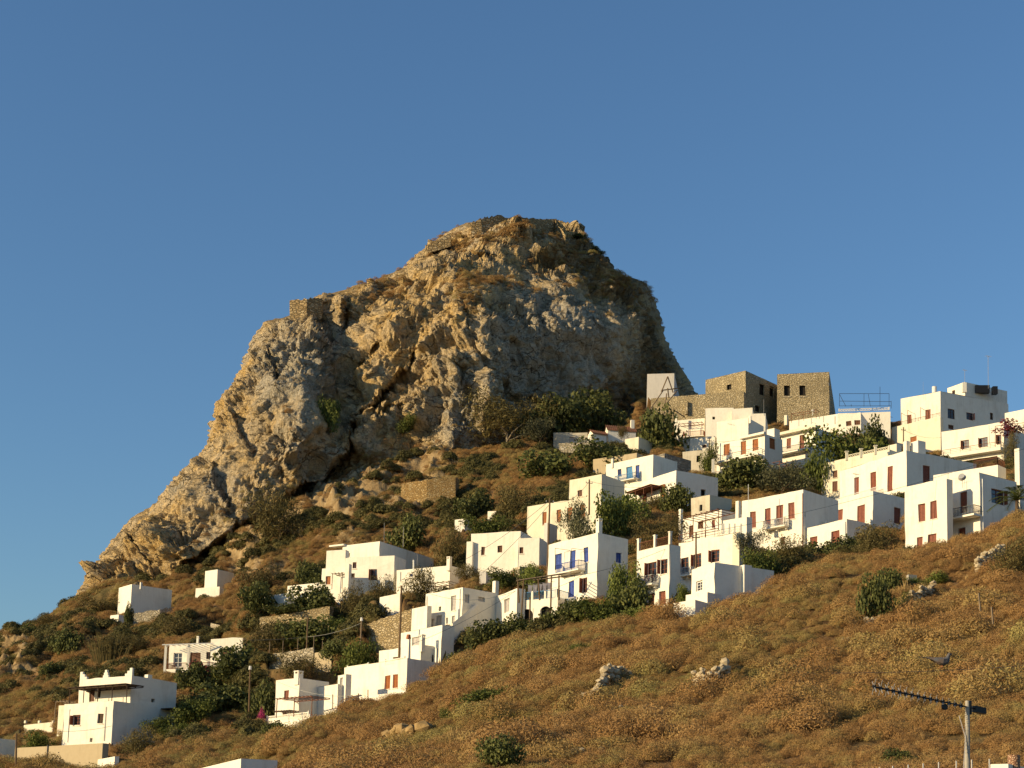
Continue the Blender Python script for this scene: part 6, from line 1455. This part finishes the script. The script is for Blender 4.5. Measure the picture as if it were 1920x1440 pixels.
def scatter_scrub():
    P_, S_, I_ = [], [], []
    for (y0, y1, dens, s0, s1) in ((30, 75, 2.2, .6, 1.1), (75, 160, 2.2, .55, 1.35), (75, 160, .10, 1.6, 2.6), (160, 335, 1.2, .6, 1.7)):
        w = .40 * 2; A = w / 2 * (y1 ** 2 - y0 ** 2); n = int(A * dens)
        y = np.sqrt(RNG.uniform(y0 ** 2, y1 ** 2, n)); x = RNG.uniform(-.40, .40, n) * y
        dn = fbm(x / 6, y / 6, 3); keep = RNG.random(n) < .35 + 1.3 * dn
        x, y, dn = x[keep], y[keep], dn[keep]; z, rk = hgts(x, y); k = (RNG.random(len(x)) > rk * .8) & ~inside_pads(x, y)
        x, y, z, dn = x[k], y[k], z[k], dn[k]; P_.append(np.stack([x, y, z], -1)); s = RNG.uniform(s0, s1, len(x)) * (.6 + .9 * dn); S_.append(s)
        I_.append(np.where(RNG.random(len(x)) < .93, RNG.integers(0, 4, len(x)), RNG.integers(4, 6, len(x))))
    n = 30000; y = np.sqrt(RNG.uniform(163 ** 2, 300 ** 2, n)); x = RNG.uniform(-.36, .36, n) * y; dn = fbm(x / 9 + 3, y / 9, 3)
    z, rk = hgts(x, y); uu, vv_ = projn(np.stack([x, y, z], -1)); zone = np.zeros(n)
    for (a, b, ra, rb, w_) in ((600, 1190, 230, 60, 1), (420, 1290, 140, 70, 1), (900, 1010, 120, 60, .8), (560, 1060, 160, 50, .5), (1100, 960, 130, 60, .7), (1080, 1170, 140, 50, 1), (1420, 930, 160, 60, 1), (1560, 860, 150, 50, 1), (1250, 960, 80, 40, .6), (1500, 1060, 180, 30, 1), (150, 1220, 200, 60, .35), (620, 965, 120, 40, .6), (900, 880, 200, 40, .3), (1100, 870, 120, 40, .7), (1780, 880, 120, 30, .5)): zone = np.maximum(zone, w_ * np.exp(-((uu - a) / ra) ** 2 - ((vv_ - b) / rb) ** 2))
    k = (RNG.random(n) < sstep(.42, .60, dn) * zone * 1.1) & (rk < .9) & ~inside_pads(x, y, 1.3); pu = np.stack([x, y, z], -1)[k]
    gn_scatter('undergrowth', pu, RNG.uniform(1.0, 2.6, len(pu)), RNG.integers(6, 8, len(pu)), 'olive-green undergrowth crowding the gaps between the houses'); print('under', len(pu))
    p = np.vstack(P_); gn_scatter('dry_scrub', p, np.concatenate(S_), np.concatenate(I_), 'dense dry brown and olive scrub covering the slopes'); print('scrub', len(p))
    pos, n, U, V = CRAG
    q = pos.reshape(-1, 3); gx = np.gradient(pos, axis=1); gy = np.gradient(pos, axis=0); nn = np.cross(gx, gy); nn /= np.linalg.norm(nn, axis=-1, keepdims=True) + 1e-9; nn = np.where(nn[..., 1:2] > 0, -nn, nn).reshape(-1, 3)
    u, v = U.ravel(), V.ravel(); nb = blur(blur(nn.reshape(pos.shape), 25, 0), 25, 1).reshape(-1, 3); pr = .035 * sstep(.45, .7, nb[:, 2]) * sstep(.5, .62, fbm(u / 22, v / 22, 3))
    for (a, b, ra, rb, k) in ((715, 528, 45, 14, .35), (905, 530, 40, 12, .3), (875, 560, 20, 25, .3), (960, 450, 40, 10, .3), (1090, 480, 60, 25, .2), (1160, 530, 60, 15, .25), (850, 450, 30, 10, .2), (1210, 560, 20, 30, .15), (600, 970, 120, 40, .16), (450, 1060, 80, 30, .16), (700, 900, 100, 60, .12), (1050, 790, 120, 25, .25), (1180, 740, 60, 50, .14), (1230, 640, 20, 60, .1)):
        pr = pr + k * np.exp(-((u - a) / ra) ** 2 - ((v - b) / rb) ** 2)
    k = (RNG.random(len(q)) < pr * .6) & (u < 1330) & (v < 1130); p = q[k]; print('crag tufts', len(p))
    gn_scatter('crag_scrub', p, RNG.uniform(.5, 1.7, len(p)), np.where(RNG.random(len(p)) < .8, RNG.integers(0, 4, len(p)), 4), 'dry tufts growing on the ledges of the crag')
build_crag()
terrace_walls()
finish_terrain()
town_plants()
small_things()
scatter_scrub()
# ---------------------------------------------------------------- light
sc = bpy.context.scene
SUN_EL = math.radians(17); SUN_DIR = Vector((-.93, -.36, 0)).normalized()     # towards the sun, horizontally
sun = D.objects.new('sun', D.lights.new('sun', 'SUN')); C.objects.link(sun)
sd = Vector((SUN_DIR.x * math.cos(SUN_EL), SUN_DIR.y * math.cos(SUN_EL), math.sin(SUN_EL)))
sun.rotation_euler = sd.to_track_quat('Z', 'Y').to_euler(); sun.location = sd * 300
sun.data.energy = 4.3; sun.data.angle = math.radians(.5); sun.data.color = (1, .78, .45)
w = D.worlds.new('World'); sc.world = w; w.use_nodes = True; nt = w.node_tree
bg = nt.nodes['Background']; sk = nt.nodes.new('ShaderNodeTexSky'); sk.sky_type = 'NISHITA'; sk.sun_disc = False
sk.sun_elevation = SUN_EL; sk.sun_rotation = math.atan2(SUN_DIR.x, SUN_DIR.y); sk.air_density = 1.4; sk.dust_density = .3; sk.ozone_density = 6; sk.altitude = 200
nt.links.new(sk.outputs[0], bg.inputs[0]); bg.inputs[1].default_value = .094
sc.view_settings.view_transform = 'Standard'; sc.view_settings.look = 'None'; sc.view_settings.exposure = 0.52; sc.view_settings.gamma = 1
sc.cycles.max_bounces = 5; sc.cycles.diffuse_bounces = 3; sc.cycles.transparent_max_bounces = 4
sc.cycles.use_denoising = True
